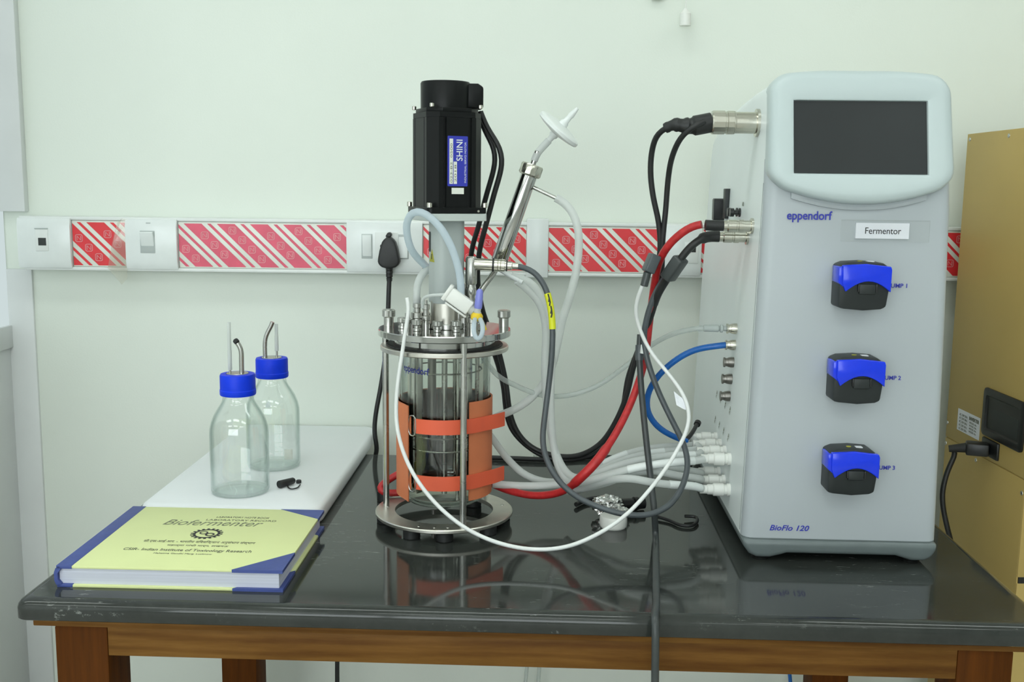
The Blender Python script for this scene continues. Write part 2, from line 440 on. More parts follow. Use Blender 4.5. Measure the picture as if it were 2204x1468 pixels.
def clip(poly, f):
    out = []
    for i, a in enumerate(poly):
        b = poly[(i + 1) % len(poly)]; fa, fb = f(a), f(b)
        if fa >= 0: out.append(a)
        if (fa >= 0) != (fb >= 0):
            t = fa / (fa - fb); out.append((a[0] + (b[0] - a[0]) * t, a[1] + (b[1] - a[1]) * t))
    return out
def striped_film(x0, x1, red, phase):
    z0, z1 = 1.0725, 1.1500
    bm = newbm(); box(bm, x0, x1, YF + .0015, YF + .0045, z0 - .002, z1 + .003, .0004)
    film = obj('printed_film', bm, 'print_white', tr)
    per, mrun = .0597, 1.02
    H = z1 - z0
    def band(u0, u1):
        poly = [(u0, z1), (u1, z1), (u1 + H * mrun, z0), (u0 + H * mrun, z0)]
        poly = clip(poly, lambda p: p[0] - x0 - .0005)
        return clip(poly, lambda p: x1 - .0005 - p[0]) if poly else []
    bm = newbm(); be = newbm()
    k0 = int((x0 - H * 1.2 - phase) / per) - 1; k1 = int((x1 - phase) / per) + 1
    for k in range(k0, k1 + 1):
        u = phase + k * per
        for a, b in ((0, .54), (.71, .82)):
            pl = band(u + a * per, u + b * per)
            if len(pl) > 2: bm.faces.new([bm.verts.new((p[0], YF + .0012, p[1])) for p in pl][::-1])
        for j in range(6):                   # small rounded-square emblems down the middle of each wide band
            zc = z1 - .004 - (j + .45 * (k % 2)) * .0170
            xc = u + .27 * per + (z1 - zc) * mrun
            if not (x0 + .008 < xc < x1 - .008 and z0 + .0075 < zc < z1 - .0075): continue
            s = .0068
            O = rrect(2 * s, 2 * s, .003, 2, xc, zc); N = rrect(2 * s - .0022, 2 * s - .0022, .0022, 2, xc, zc)
            vo = [be.verts.new((p[0], YF + .0009, p[1])) for p in O]; vi = [be.verts.new((p[0], YF + .0009, p[1])) for p in N]
            n = len(vo)
            for q in range(n): be.faces.new([vo[q], vi[q], vi[(q + 1) % n], vo[(q + 1) % n]])
            w = .0012
            for (ax, az), (bx, bz) in (((-.0035, -.004), (-.0035, .004)), ((-.0035, .004), (.0035, -.004)), ((.0035, -.004), (.0035, .004))):
                be.faces.new([be.verts.new((xc + px, YF + .0009, zc + pz)) for px, pz in ((ax - w / 2, az), (bx - w / 2, bz), (bx + w / 2, bz), (ax + w / 2, az))])
    sub(film, 'stripe_print', bm, red, smooth=False)['kind'] = 'stuff'
    sub(film, 'emblem_print', be, 'print_emblem', smooth=False)['kind'] = 'stuff'
striped_film(-.7950, -.6985, 'print_red', -.7963 + .0597 * .46)
striped_film(-.6035, -.3005, 'print_pink', -.6045 + .0597 * .18)
striped_film(-.1625, .0238, 'print_red', -.163 + .012)
striped_film(.0636, .2725, 'print_red', .0636 - .006)
striped_film(.3390, 1.10, 'print_red', .3390 + .020)
# loose clear film flap left of the switch
bm = newbm()
pl = [(-0.7110,1.8850,1.1495),(-0.7023,1.8850,1.1579),(-0.6909,1.8855,1.1564),(-0.6970,1.8855,1.0494),(-0.7073,1.8850,1.0393),(-0.7308,1.8840,1.0685),(-0.7226,1.8845,1.1078)]
t = bmesh.new(); A = [t.verts.new(p) for p in pl]; B = [t.verts.new((p[0], p[1] + .0006, p[2])) for p in pl]
t.faces.new(A); t.faces.new(B[::-1])
for i in range(len(A)): t.faces.new([A[i], B[i], B[(i + 1) % len(A)], A[(i + 1) % len(A)]])
merge(bm, t)
obj('loose_film', bm, 'clear_film', tr, smooth=False)

def plate(name, x0, x1, label, cat, z0=1.0668, z1=1.1570):
    t = thing(name, label, cat, ((x0 + x1) / 2, YF, 1.11))
    bm = newbm(); prism(bm, [(YF + .004, z0), (YF + .004, z1), (YF - .004, z1), (YF - .0075, z1 - .014), (YF - .0075, z0 + .014), (YF - .004, z0)], x0, x1, .0012, 2, axis='x')
    obj('face_plate', bm, 'pvc_plate', t)
    return t
def rocker(t, xc, zc, w, h, tilt=.10, name='rocker_switch', mark=False):
    bm = newbm(); box(bm, xc - w / 2 - .0015, xc + w / 2 + .0015, YF - .0083, YF - .0070, zc - h / 2 - .0015, zc + h / 2 + .0015, .0005)
    r = obj('switch_frame', bm, 'col_grey', t)
    bm = newbm(); box(bm, -w / 2, w / 2, -.0022, .0030, -h / 2, h / 2, .0008, M=TR(xc, YF - .0082, zc) @ RX(tilt)); obj(name, bm, 'milky', t)
    if mark:
        bm = newbm(); box(bm, xc - w / 2 + .001, xc + w / 2 - .001, YF - .0115, YF - .0105, zc + h / 2 - .003, zc + h / 2 - .0015); obj('neon_mark', bm, 'print_emblem', t)
p1 = plate('data_outlet', -.8912, -.7958, 'white wall plate with a square data jack at the left end of the trunking', 'outlet')
bm = newbm(); box(bm, -.858, -.835, YF - .0088, YF - .0070, 1.098, 1.137, .0008); obj('jack_insert', bm, 'pvc_white', p1)
bm = newbm(); box(bm, -.8525, -.8385, YF - .0095, YF - .0070, 1.108, 1.1215, .0004); j = obj('jack_opening', bm, 'dark_hole', p1)
bm = newbm(); box(bm, -.8585, -.8345, YF - .0093, YF - .0070, 1.1375, 1.1392, .0003); obj('label_slot', bm, 'col_grey', p1)
p2 = plate('light_switch', -.6972, -.6045, 'white wall plate with a single rocker switch between two striped strips', 'switch')
rocker(p2, -.6567, 1.1165, .0235, .037, .30)
bm = newbm(); box(bm, -.659, -.651, YF - .0062, YF - .0050, 1.1490, 1.1512); obj('printed_mark', bm, 'col_grey', p2)
p3 = plate('power_socket', -.2996, -.1632, 'white wall socket plate behind the black plug, with narrow rocker switches', 'socket')
rocker(p3, -.2625, 1.1135, .0165, .041, .12, mark=True)
rocker(p3, -.1975, 1.1135, .0165, .041, -.12)
bm = newbm(); box(bm, -.248, -.206, YF - .0086, YF - .0070, 1.091, 1.139, .002); s = obj('socket_insert', bm, 'pvc_white', p3)
for dx, dz, r in ((0, .014, .0042), (-.011, -.004, .0036), (.011, -.004, .0036)):
    bm = newbm(); cyl(bm, r, 0, .0006, 16, along((-.2245 + dx, YF - .0086, 1.118 + dz), (0, -1, 0))); sub(s, 'pin_hole', bm, 'dark_hole')
p4 = plate('data_outlet', .2725, .3388, 'white wall plate with a dark jack beside the control unit', 'outlet')
bm = newbm(); box(bm, .308, .333, YF - .0088, YF - .0070, 1.090, 1.128, .0008); obj('jack_insert', bm, 'pvc_white', p4)
bm = newbm(); box(bm, .314, .328, YF - .0098, YF - .0070, 1.110, 1.1215, .0004); obj('jack_opening', bm, 'dark_hole', p4)

# the trunking and its plates sit 4 cm proud of the wall
def settle(t):
    t.location = (t.location[0] * .98, 1.852 + (t.location[1] - 1.89) * .98, t.location[2] * .98 + .0244); t.scale = (.98, .98, .98)
for t in (tr, p1, p2, p3, p4): settle(t)

# pull-cord switch high on the wall and a wall hook
t = thing('pull_cord', 'small white hanging pull cord knob high on the wall', 'pull cord', ((0.2916,1.8620,1.5125)))
c = Vector((0.2916,1.8620,1.5125))
bm = newbm(); lathe(bm, [(0, -.012), (.0095, -.012), (.0095, .008), (.006, .012), (.0025, .017), (0, .017)], 20, Matrix.Translation(c)); obj('knob', bm, 'white_plastic', t)
bm = newbm(); cyl(bm, .0009, .015, .20, 8, Matrix.Translation(c)); obj('cord', bm, 'white_plastic', t)
bm = newbm(); cyl(bm, .012, 0, .012, 16, along(c + Vector((0, .028, .2)), (0, -1, 0)), .001); cyl(bm, .003, .01, .032, 10, along(c + Vector((0, .028, .2)), (0, -1, 0))); obj('ceiling_rose', bm, 'white_plastic', t)
c = Vector((0.2456,1.8800,1.5506))
bm = newbm(); box(bm, c.x - .011, c.x + .010, WY - .014, WY, c.z - .004, c.z + .05, .003); tag(obj('wall_clip', bm, 'print_white'), 'cream clip on the wall at the very top, left of the pull cord', 'clip')

# ================================================================== table
TA = radians(-2.0)
tb = thing('work_table', 'wooden lab table with a black polished stone top', 'table', (.032, 1.4268, 0), TA)
hw, hd = .5725, .339
# stone top with a rounded front edge
prof = [(0., -.024), (.0, -.010), (.0022, -.0045), (.006, -.0012), (.012, 0.)]
def slab_loops():
    L = []
    pr = [(.0015, -.024), (.0, -.0225), (.0, -.0120), (.0, -.0108), (.0010, -.0065), (.0035, -.0030), (.0070, -.0010), (.0112, 0)]
    for off, z in pr:
        L.append([(x, y, TOP + z) for x, y in rrect(2 * (hw - off), 2 * (hd - off), .012, 4)])
    L.append([(x, y, TOP) for x, y in rrect(2 * (hw - .0128), 2 * (hd - .0128), .012, 4)]); L.append([(x, y, TOP) for x, y in rrect(2 * (hw - .020), 2 * (hd - .020), .012, 4)])
    return L
bm = newbm(); loft(bm, slab_loops()); obj('stone_top', bm, 'table_stone', tb, angle=60)
za = TOP - .0245
bm = newbm(); box(bm, -hw + .013, hw - .013, -hd + .016, hd - .016, za - .0125, za, .0015); obj('batten', bm, 'wood', tb)
zb = za - .0125
def leg(x, y):
    bm = newbm(); box(bm, x - .0305, x + .0305, y - .0305, y + .0305, 0, zb, .0025); obj('leg', bm, 'wood_dark', tb)
lx0, lx1, ly0, ly1 = -.5060, .5050, -.2900, .2900
for x in (lx0, lx1):
    for y in (ly0, ly1): leg(x, y)
ap = .0345
for y in (ly0, ly1):
    bm = newbm(); box(bm, lx0 + .0305, lx1 - .0305, y - .0300 if y < 0 else y + .006, y - .006 if y < 0 else y + .03, zb - ap, zb, .001); obj('apron', bm, 'wood', tb)
for x in (lx0, lx1):
    bm = newbm(); box(bm, x - .012, x + .012, ly0 + .0305, ly1 - .0305, zb - ap, zb, .001); obj('apron', bm, 'wood', tb)

# ================================================================== white slab, bottles, ledger
bm = newbm()
W_, D_ = .252, .506
L = []
for off, z in ((.004, 0), (.0008, .003), (0, .006), (0, .017), (.002, .0215), (.006, .024)):
    L.append([(x, y, z) for x, y in rrect(W_ - 2 * off, D_ - 2 * off, .022, 6)])
loft(bm, L)
o = tag(obj('plastic_slab', bm, 'slab_white', None, angle=70), 'thick white plastic slab under the two glass bottles', 'slab')
o.location = (-.3775, 1.630, TOP); o.rotation_euler = (0, 0, radians(-1.6))
SL = TOP + .024

def bottle(loc, rot, label, tubes):
    t = thing('reagent_bottle', label, 'bottle', loc, rot, 'glass bottles on the white slab', world=False)
    R = .0412
    outer = [(0, .0045), (.020, .003), (.032, .0005), (.0375, 0), (.0400, .0015), (R, .005), (R, .086), (R * .985, .094), (R * .93, .103), (R * .83, .113), (R * .70, .122), (R * .59, .129), (R * .535, .134), (R * .52, .138), (.0205, .1395), (.0205, .1425), (.0195, .144), (.0195, .166)]
    inner = [(.0170, .166), (.0170, .142), (.0182, .137), (R * .56, .129), (R * .67, .121), (R * .80, .1115), (R * .90, .102), (R * .95, .093), (R * .958, .086), (R * .958, .008), (R * .90, .005), (.020, .006), (0, .0075)]
    bm = newbm(); lathe(bm, outer + inner, 48); obj('glass_body', bm, 'bottle_glass', t, angle=50)
    # cap: ribbed skirt
    bm = newbm(); n = 60
    loops = [[((r + rib * (k % 2)) * cos(pi * k / n), (r + rib * (k % 2)) * sin(pi * k / n), z) for k in range(2 * n)]
             for r, z, rib in ((.0245, .1415, 0), (.0252, .1430, 0), (.0252, .1490, 0), (.0243, .1500, .0003), (.0243, .1690, .0003), (.0236, .1715, 0), (.0165, .1722, 0), (.0160, .1712, 0))]
    loft(bm, loops); cp_ = obj('cap', bm, 'cap_blue', t, angle=35)
    bm = newbm(); cyl(bm, .0155, .1705, .1728, 24, bev=.0006); obj('port_plate', bm, 'steel', cp_)
    for kind, x, y, pts in tubes:
        if kind == 'bent':
            bm = newbm(); P = spline([(x, y, .158)] + [(x + a, y, .172 + b) for a, b in pts], .003)
            sweep(bm, P, .0034, 12); tb_ = obj('steel_tube', bm, 'steel', t)
        else:
            bm = newbm(); cyl(bm, .0016, .158, .172 + pts[0], 10, TR(x, y, 0)); tb_ = obj('steel_tube', bm, 'steel', t)
            bm = newbm(); lathe(bm, [(.0017, .172 + pts[1]), (.0030, .172 + pts[1]), (.0030, .172 + pts[2]), (.0026, .172 + pts[2]), (.0026, .172 + pts[3]), (.0019, .172 + pts[3]), (.0017, .172 + pts[1])], 14, TR(x, y, 0)); obj('silicone_sleeve', bm, 'silicone', tb_)
    return t
b1 = bottle((-.3880, 1.457, SL), 0, 'glass bottle with blue screw cap and steel tubes, nearer the yellow ledger',
            [('bent', .0065, -.002, [(0, 0), (.0002, .024), (.0004, .032), (-.0015, .038), (-.0050, .0435), (-.0060, .0450)]), ('thin', -.0115, .004, (.012, .004, .032, .072))])
bm = newbm(); cyl(bm, .0040, -.0020, .0035, 14, along((.0065 - .0062, -.0022, .172 + .0455), (-.35, -.62, .7)), .0008); obj('tube_stopper', bm, 'black_rubber', b1)
b2 = bottle((-.3720, 1.598, SL), 0, 'glass bottle with blue screw cap and steel tubes, farther from the ledger',
            [('bent', -.0095, -.002, [(0, 0), (0, .022), (.0015, .032), (.0055, .041), (.0105, .050), (.0125, .0555)]), ('thin', .0075, .003, (.016, .010, .034, .052))])
# faint printed scale on the far bottle
bm = newbm()
def oncyl(R, a0, z):
    return lambda c: Vector((R * sin(a0 + c.x / R), -R * cos(a0 + c.x / R), z + c.y)) + Vector((0, -0, 0)) * c.z
for k, zz in enumerate((.030, .044, .058, .072)):
    text(bm, '----', .009, oncyl(.04135, .30, zz))
box(bm, .0205, .0330, -.0335, -.0330, .018, .034, M=RZ(.1))
obj('printed_scale', bm, 'clear_film', b2, smooth=False)

# small black cap with its tether
t = thing('bottle_stopper', 'small black rubber stopper with a looped tether lying by the bottles', 'stopper', (-0.3264,1.4948,0.7840))
a = Vector((-0.3361,1.4712,0.7900)); b = Vector((-0.3186,1.4939,0.7900))
bm = newbm(); M = along(a, b - a); Ln = (b - a).length
lathe(bm, [(0, 0), (.0050, 0), (.0056, .001), (.0052, Ln * .5), (.0048, Ln * .93), (.0036, Ln), (0, Ln)], 18, M); obj('cap_body', bm, 'black_rubber', t)
bm = newbm(); tube(bm, [(-0.3256,1.4848,0.7862), (-0.3225,1.4705,0.7862), (-0.3152,1.4614,0.7862), (-0.3087,1.4687,0.7862), (-0.3078,1.4845,0.7865)], .0010, 8, .002); obj('tether', bm, 'black_rubber', t)
bm = newbm(); cyl(bm, .0040, 0, .005, 14, TR(*(-0.3131,1.5003,0.7840)), .001); obj('tether_plug', bm, 'black_rubber', t)

# ledger
bk = thing('ledger_book', 'thick yellow hardback ledger with blue spine and corners at the table edge', 'book', (-.3870, 1.2565, TOP), radians(-1.7), world=False)
bw, bd, bh, ct = .264, .226, .0255, .0030
for nm, z0 in (('back_cover', 0.), ('front_cover', bh - ct)):
    bm = newbm(); box(bm, -bw / 2 + .006, bw / 2, -bd / 2, bd / 2, z0, z0 + ct, .0006); c_ = obj(nm, bm, 'book_yellow', bk)
    e = .0004
    for sy in (-1, 1):
        bm = newbm(); cw, cl = .058, .060
        prism(bm, [(bw / 2 + e, sy * (bd / 2 + e)), (bw / 2 - cw, sy * (bd / 2 + e)), (bw / 2 + e, sy * (bd / 2 - cl * (.62 if sy > 0 else 1)))], z0 - (e if z0 else 0), z0 + ct + e, axis='z'); obj('corner_cloth', bm, 'book_blue', c_, smooth=False)
    bm = newbm(); box(bm, -bw / 2 + .003, -bw / 2 + .021, -bd / 2 - e, bd / 2 + e, z0 - (e if z0 else 0), z0 + ct + e, .0003); obj('spine_cloth', bm, 'book_blue', c_)
    fc = c_
bm = newbm(); prism(bm, [(-bw / 2 + .006, .0004), (-bw / 2 + .002, .003), (-bw / 2, .008), (-bw / 2, bh - .008), (-bw / 2 + .002, bh - .003), (-bw / 2 + .006, bh - .0004), (-bw / 2 + .008, bh - .004), (-bw / 2 + .004, bh - .009), (-bw / 2 + .004, .009), (-bw / 2 + .008, .004)], -bd / 2 - .0004, bd / 2 + .0004, axis='y'); obj('spine', bm, 'book_blue', bk, angle=60)
bm = newbm(); box(bm, -bw / 2 + .0045, bw / 2 - .005, -bd / 2 + .004, bd / 2 - .004, ct, bh - ct); obj('page_block', bm, 'pages', bk, smooth=False)
zt = bh + .0002
def bt(bm, s, x, y, size, w, **k): text(bm, s, size, TR(x, y, zt), width=w, depth=.00005, **k)
bm = newbm()
bt(bm, 'Biofermenter', -.062, .040, .030, .128, shear=.35)
obj('handwritten_title', bm, 'ink_pen', fc, smooth=False)
bm = newbm()
bt(bm, 'LABORATORY NOTE BOOK', -.002, .072, .0085, .070); bt(bm, 'LABORATORY RECORD', -.012, .060, .0085, .092)
bt(bm, 'सी.एस.आई.आर. - भारतीय विषविज्ञान अनुसंधान संस्थान', -.062, -.0265, .010, .138)
bt(bm, 'महात्मा गांधी मार्ग, लखनऊ', -.028, -.039, .007, .075); bt(bm, 'CSIR- Indian Institute of Toxicology Research', -.075, -.0565, .0115, .155, bold=.0001)
bt(bm, 'Mahatma Gandhi Marg, Lucknow', -.034, -.067, .006, .070)
obj('cover_print', bm, 'ink_grey', fc, smooth=False)['kind'] = 'stuff'
bm = newbm()
gx, gy = .006, .008
for k in range(18):
    a = 2 * pi * k / 18; box(bm, .0160, .0200, -.0016, .0016, zt, zt + .0001, M=TR(gx, gy, 0) @ RZ(a))
def flat_ring(bm, x, y, ri, ro, n=36):
    A = [bm.verts.new((x + ri * cos(2 * pi * k / n), y + ri * sin(2 * pi * k / n), zt + .0001)) for k in range(n)]; B = [bm.verts.new((x + ro * cos(2 * pi * k / n), y + ro * sin(2 * pi * k / n), zt + .0001)) for k in range(n)]
    for k in range(n): bm.faces.new([A[k], B[k], B[(k + 1) % n], A[(k + 1) % n]])
flat_ring(bm, gx, gy, .0135, .0165); flat_ring(bm, gx - .0045, gy + .003, .0035, .0055, 20); flat_ring(bm, gx + .0050, gy - .003, .0035, .0060, 20)
obj('cover_emblem', bm, 'ink_black', fc, smooth=False)

# ================================================================== brown metal cabinet at the right
cb = thing('metal_cabinet', 'tall brown painted metal cabinet standing right of the table', 'cabinet', (.7660, 1.80, 0), .016, world=False)
# local frame: side panel in the plane x=0, back edge at y=0, front at y=-.28
FY = -.2796
bm = newbm(); box(bm, .0015, .62, FY + .001, -.001, .02, 1.3180, .001); obj('case', bm, 'gold_paint', cb, smooth=False)
bm = newbm(); box(bm, 0, .0022, FY, 0, .7975, 1.3195, .0006); up = obj('side_panel', bm, 'gold_paint', cb)
bm = newbm(); box(bm, 0, .0022, FY, 0, .02, .7955, .0006); lo = obj('side_panel', bm, 'gold_paint', cb)
bm = newbm(); box(bm, .0005, .62, FY - .0018, FY + .002, .645, 1.3195, .0006); obj('front_panel', bm, 'gold_paint', cb)
bm = newbm(); box(bm, .0005, .62, FY - .0018, FY + .002, .02, .635, .0006); obj('front_panel', bm, 'gold_paint', cb)
bm = newbm(); box(bm, .003, .62, FY - .0010, FY + .002, .634, .646); obj('seam', bm, 'black_plastic', cb, smooth=False)
for y, z, p in ((-.0095, 1.3104, up), (-.145, 1.3100, up), (-.004, .8224, up), (-.0035, .7853, lo), (-.274, .7748, lo), (-.120, .7853, lo)):
    bm = newbm(); lathe(bm, [(0, .0016), (.002, .0014), (.0034, .0006), (.0036, 0), (0, 0)], 14, along((0, y, z), (-1, 0, 0))); sub(p, 'screw', bm, 'steel')
# recessed black handle
bm = newbm()
y0, y1, z0, z1 = -.2680, -.1360, .8340, .9115
def rl(x, w, h, r): return [(x, (y0 + y1) / 2 + a, (z0 + z1) / 2 + b) for a, b in rrect(w, h, r, 4)]
loft(bm, [rl(.0, y1 - y0, z1 - z0, .008), rl(-.003, y1 - y0, z1 - z0, .008), rl(-.004, y1 - y0 - .003, z1 - z0 - .003, .007), rl(-.004, y1 - y0 - .020, z1 - z0 - .022, .005), rl(-.0012, y1 - y0 - .024, z1 - z0 - .026, .005)], False, True)
h = obj('handle_recess', bm, 'black_plastic', cb)
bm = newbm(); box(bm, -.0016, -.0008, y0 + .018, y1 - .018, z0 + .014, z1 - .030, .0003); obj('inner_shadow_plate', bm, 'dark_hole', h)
bm = newbm(); box(bm, -.0006, .0004, -.125, -.043, .8195, .8565); lb = obj('rating_label', bm, 'paper_white', cb, smooth=False)
bm = newbm()
Ml = TR(-.0009, -.047, .8500) @ Matrix(((0, 0, -1, 0), (-1, 0, 0, 0), (0, 1, 0, 0), (0, 0, 0, 1)))
for k in range(5): text(bm, 'AC 230V 50Hz', .0055, Ml @ TR(.003, -.004 - .006 * k, 0), width=.030, depth=.00005)
for k in range(4): text(bm, 'MODEL No.', .0045, Ml @ TR(.042, -.010 - .005 * k, 0), width=.026, depth=.00005)
text(bm, 'INVERTER', .008, Ml @ TR(.040, -.004, 0), bold=.0003, width=.036, depth=.00005)
obj('label_print', bm, 'ink_grey', lb, smooth=False)
bm = newbm(); box(bm, -.004, .002, -.196, -.142, .803, .831, .002); obj('power_inlet', bm, 'black_plastic', cb)
# its mains lead
t = thing('mains_lead', 'black mains lead with moulded plug in the brown cabinet side', 'cable', (0.7569,1.6600,0.8100))
a = Vector((.7640, 1.6300, .8155))
bm = newbm(); box(bm, -.034, 0, -.0135, .0135, -.010, .010, .003, M=Matrix.Translation(a) @ RZ(-.35)); obj('plug', bm, 'black_plastic', t)
q = Matrix.Translation(a) @ RZ(-.35)
bm = newbm(); lathe(bm, [(0, 0), (.008, 0), (.007, .010), (.0055, .026), (0, .026)], 14, along(q @ Vector((-.033, 0, 0)), (-1, .4, -.18))); obj('strain_relief', bm, 'black_rubber', t)
st = q @ Vector((-.052, .010, -.004))
bm = newbm(); tube(bm, [tuple(st)] + [(0.7228,1.6550,0.8031),(0.7130,1.6500,0.7849),(0.7038,1.6450,0.7590),(0.6996,1.6400,0.7371),(0.7017,1.6350,0.7115),(0.7085,1.6300,0.6820),(0.7183,1.6300,0.6509),(0.7305,1.6300,0.5880)], .0042, 10); obj('cord', bm, 'black_rubber', t)

# ================================================================== glass bioreactor
mat('steel_polished', (.52, .52, .50), .10, metal=1., var=.05, scale=20)
AX, AY = -.0915, 1.4047
AM = TR(AX, AY, 0)
br = thing('bioreactor', 'glass bioreactor vessel with round steel lid on a three post steel stand', 'bioreactor', (AX, AY, TOP))
def pol(r, deg): return AX + r * cos(radians(deg)), AY + r * sin(radians(deg))
bm = newbm(); ring(bm, .0680, .0950, .7725, .7780, 72, AM, .0012); obj('base_ring', bm, 'steel_brushed', br)
for d in (-118, -86, -40, 10, 62, 186):
    x, y = pol(.0815, d); bm = newbm(); cyl(bm, .0115, TOP, .7726, 20, TR(x, y, 0), .0012); obj('rubber_foot', bm, 'black_rubber', br)
for d in (-110, -95, -83, 14, 176):
    x, y = pol(.0830 if d != 176 else .079, d); bm = newbm(); lathe(bm, [(.0022, .7778), (.0021, .7786), (0, .7790)], 12, TR(x, y, 0)); obj('screw', bm, 'steel', br)
for d in (171, -69, 51):
    x, y = pol(.0830, d)
    bm = newbm(); cyl(bm, .0044, .7778, 1.0230, 20, TR(x, y, 0)); obj('post', bm, 'steel', br)
bm = newbm(); ring(bm, .0628, .0868, 1.0025, 1.0092, 72, AM, .0012); obj('clamp_ring', bm, 'steel_brushed', br)
bm = newbm(); ring(bm, .0560, .0790, 1.0092, 1.0112, 64, AM); obj('gasket', bm, 'black_rubber', br)
bm = newbm(); lathe(bm, [(0, 1.0113), (.0690, 1.0113), (.0690, 1.0222), (.0889, 1.0224), (.0897, 1.0234), (.0897, 1.0306), (.0889, 1.0315), (0, 1.0315)], 80, AM); hp = obj('lid_plate', bm, 'steel_polished', br, angle=30)
ZT_ = 1.0315
def knurled(bm, x, y, z, r, h, n=20, neck=None):
    """thumb nut: slim neck and a fluted head"""
    if neck: cyl(bm, neck, z, z + h * .62, 16, TR(x, y, 0))
    z0 = z + (h * .5 if neck else 0)
    prof = [(.75, z0), (1, z0 + h * .08), (1, z + h * .94), (.85, z + h)]
    loft(bm, [[(x + r * s * (1 - .07 * (k % 2)) * cos(2 * pi * k / (2 * n)), y + r * s * (1 - .07 * (k % 2)) * sin(2 * pi * k / (2 * n)), zz) for k in range(2 * n)] for s, zz in prof])
for d, r in ((168, .0795), (17, .0835), (100, .080)):
    x, y = pol(r, d); bm = newbm(); knurled(bm, x, y, ZT_, .0090, .0225, 12, .0068); obj('thumb_nut', bm, 'steel', br)
for dx, dy in ((-.0345, -.034), (-.0065, -.043), (.0175, -.040), (.044, -.020), (-.056, -.010), (.030, .045), (-.030, .048)):
    bm = newbm(); knurled(bm, AX + dx, AY + dy, ZT_, .0070, .0150, 16, .0036); cyl(bm, .0058, ZT_, ZT_ + .004, 18, TR(AX + dx, AY + dy, 0), .0006); obj('port_screw', bm, 'steel', br)
# fittings standing in the lid ports
def fitting(dx, dy, prof, m='steel', name='port_fitting'):
    bm = newbm(); lathe(bm, [(0, ZT_)] + [(r, ZT_ + z) for r, z in prof] + [(0, ZT_ + prof[-1][1])], 20, TR(AX + dx, AY + dy, 0)); return obj(name, bm, m, br)
fitting(-.0370, .010, [(.0065, 0), (.0065, .010), (.0045, .012), (.0036, .014), (.0036, .040)])
fitting(-.0480, -.022, [(.0055, 0), (.0055, .009), (.0070, .010), (.0070, .014), (.0035, .015), (.0035, .022)])
fitting(-.0240, -.016, [(.0060, 0), (.0060, .012), (.0072, .013), (.0072, .018), (.0040, .019), (.0040, .026), (.0050, .027), (.0050, .033), (.002, .034), (.002, .039)])
fitting(-.0360, -.012, [(.0068, 0), (.0068, .014), (.0085, .015), (.0085, .022), (.0045, .023), (.0045, .028), (.0062, .029), (.0062, .034)])
fitting(.0200, -.020, [(.0016, 0), (.0016, .060)])
fitting(.0255, .004, [(.0100, 0), (.0100, .014), (.0065, .016), (.0065, .060)])
fitting(.0420, .006, [(.0075, 0), (.0075, .012), (.0042, .014), (.0042, .030)])
fitting(.0390, -.022, [(.0080, 0), (.0080, .010), (.0092, .011), (.0092, .017), (.0045, .018), (.0045, .026)])
# vessel
Rg = .0622
outer = [(Rg + .004, 1.0075), (Rg + .004, 1.0035), (Rg, 1.0015), (Rg, .818), (Rg * .985, .809), (Rg * .93, .801), (Rg * .80, .794), (Rg * .55, .789), (Rg * .25, .7865), (0, .786)]
Ri = Rg - .0028
inner = [(0, .789), (Ri * .25, .7895), (Ri * .55, .792), (Ri * .80, .797), (Ri * .93, .804), (Ri, .819), (Ri, 1.0075)]
bm = newbm(); lathe(bm, outer + inner + [outer[0]], 64, AM); obj('glass_vessel', bm, 'vessel_glass', br, angle=50)
# blue print on the glass
bm = newbm(); text(bm, 'eppendorf', .0130, lambda c: Vector((AX + (Rg + .0003) * sin(-.98 + c.x / Rg), AY - (Rg + .0003) * cos(-.98 + c.x / Rg), .9790 - .06 * c.x + c.y)), bold=.00015, width=.0445); obj('vessel_print', bm, 'print_blue', br, smooth=False)
# inside: shaft, impellers, baffle cage, dip tubes
bm = newbm(); cyl(bm, .0040, .800, 1.0140, 16, AM); sh = obj('stirrer_shaft', bm, 'steel', br)
for zc in (.846, .905):
    bm = newbm(); cyl(bm, .0080, zc - .008, zc + .008, 18, AM, .001); cyl(bm, .0200, zc - .0008, zc + .0008, 28, AM)
    for k in range(6): box(bm, .0135, .0270, -.0006, .0006, zc - .0055, zc + .0055, M=AM @ RZ(2 * pi * k / 6 + .3))
    obj('impeller', bm, 'steel', sh)
bm = newbm(); cyl(bm, .0075, .9600, 1.0140, 18, AM, .0006); obj('bearing_sleeve', bm, 'steel', sh)
for zc in (.8885, .8705, .9760):
    bm = newbm(); P = [(AX + .0505 * cos(2 * pi * k / 48), AY + .0505 * sin(2 * pi * k / 48), zc) for k in range(49)]; sweep(bm, P, .0011, 8, cap=False); obj('baffle_hoop', bm, 'steel', br)
for d in (-128, 20, 160):
    x, y = pol(.0505, d)
    bm = newbm(); box(bm, -.0006, .0006, -.0050, .0050, .812, .9800, .0002, M=TR(x, y, 0) @ RZ(radians(d + 90))); obj('baffle_blade', bm, 'steel_brushed', br)
for dx, dy, r, z0, m in ((-.040, -.018, .0060, .82, 'steel'), (-.030, -.030, .0030, .83, 'steel'), (.020, -.034, .0024, .80, 'steel'), (.032, -.010, .0062, .85, 'steel'), (.012, .040, .0030, .82, 'steel'), (-.020, .036, .0060, .83, 'dark_steel'), (.044, .012, .0030, .81, 'steel')):
    bm = newbm(); cyl(bm, r, z0, 1.0140, 16, TR(AX + dx, AY + dy, 0), .0008); obj('dip_tube', bm, m, br)
bm = newbm(); cyl(bm, .0068, .812, .8520, 18, TR(AX - .036, AY - .018, 0), .002); obj('probe_tip', bm, 'olive', br)
bm = newbm(); cyl(bm, .0090, .7800, .7868, 20, AM, .001); cyl(bm, .0030, .774, .780, 12, TR(AX - .014, AY - .012, 0)); obj('bottom_boss', bm, 'dark_steel', br)

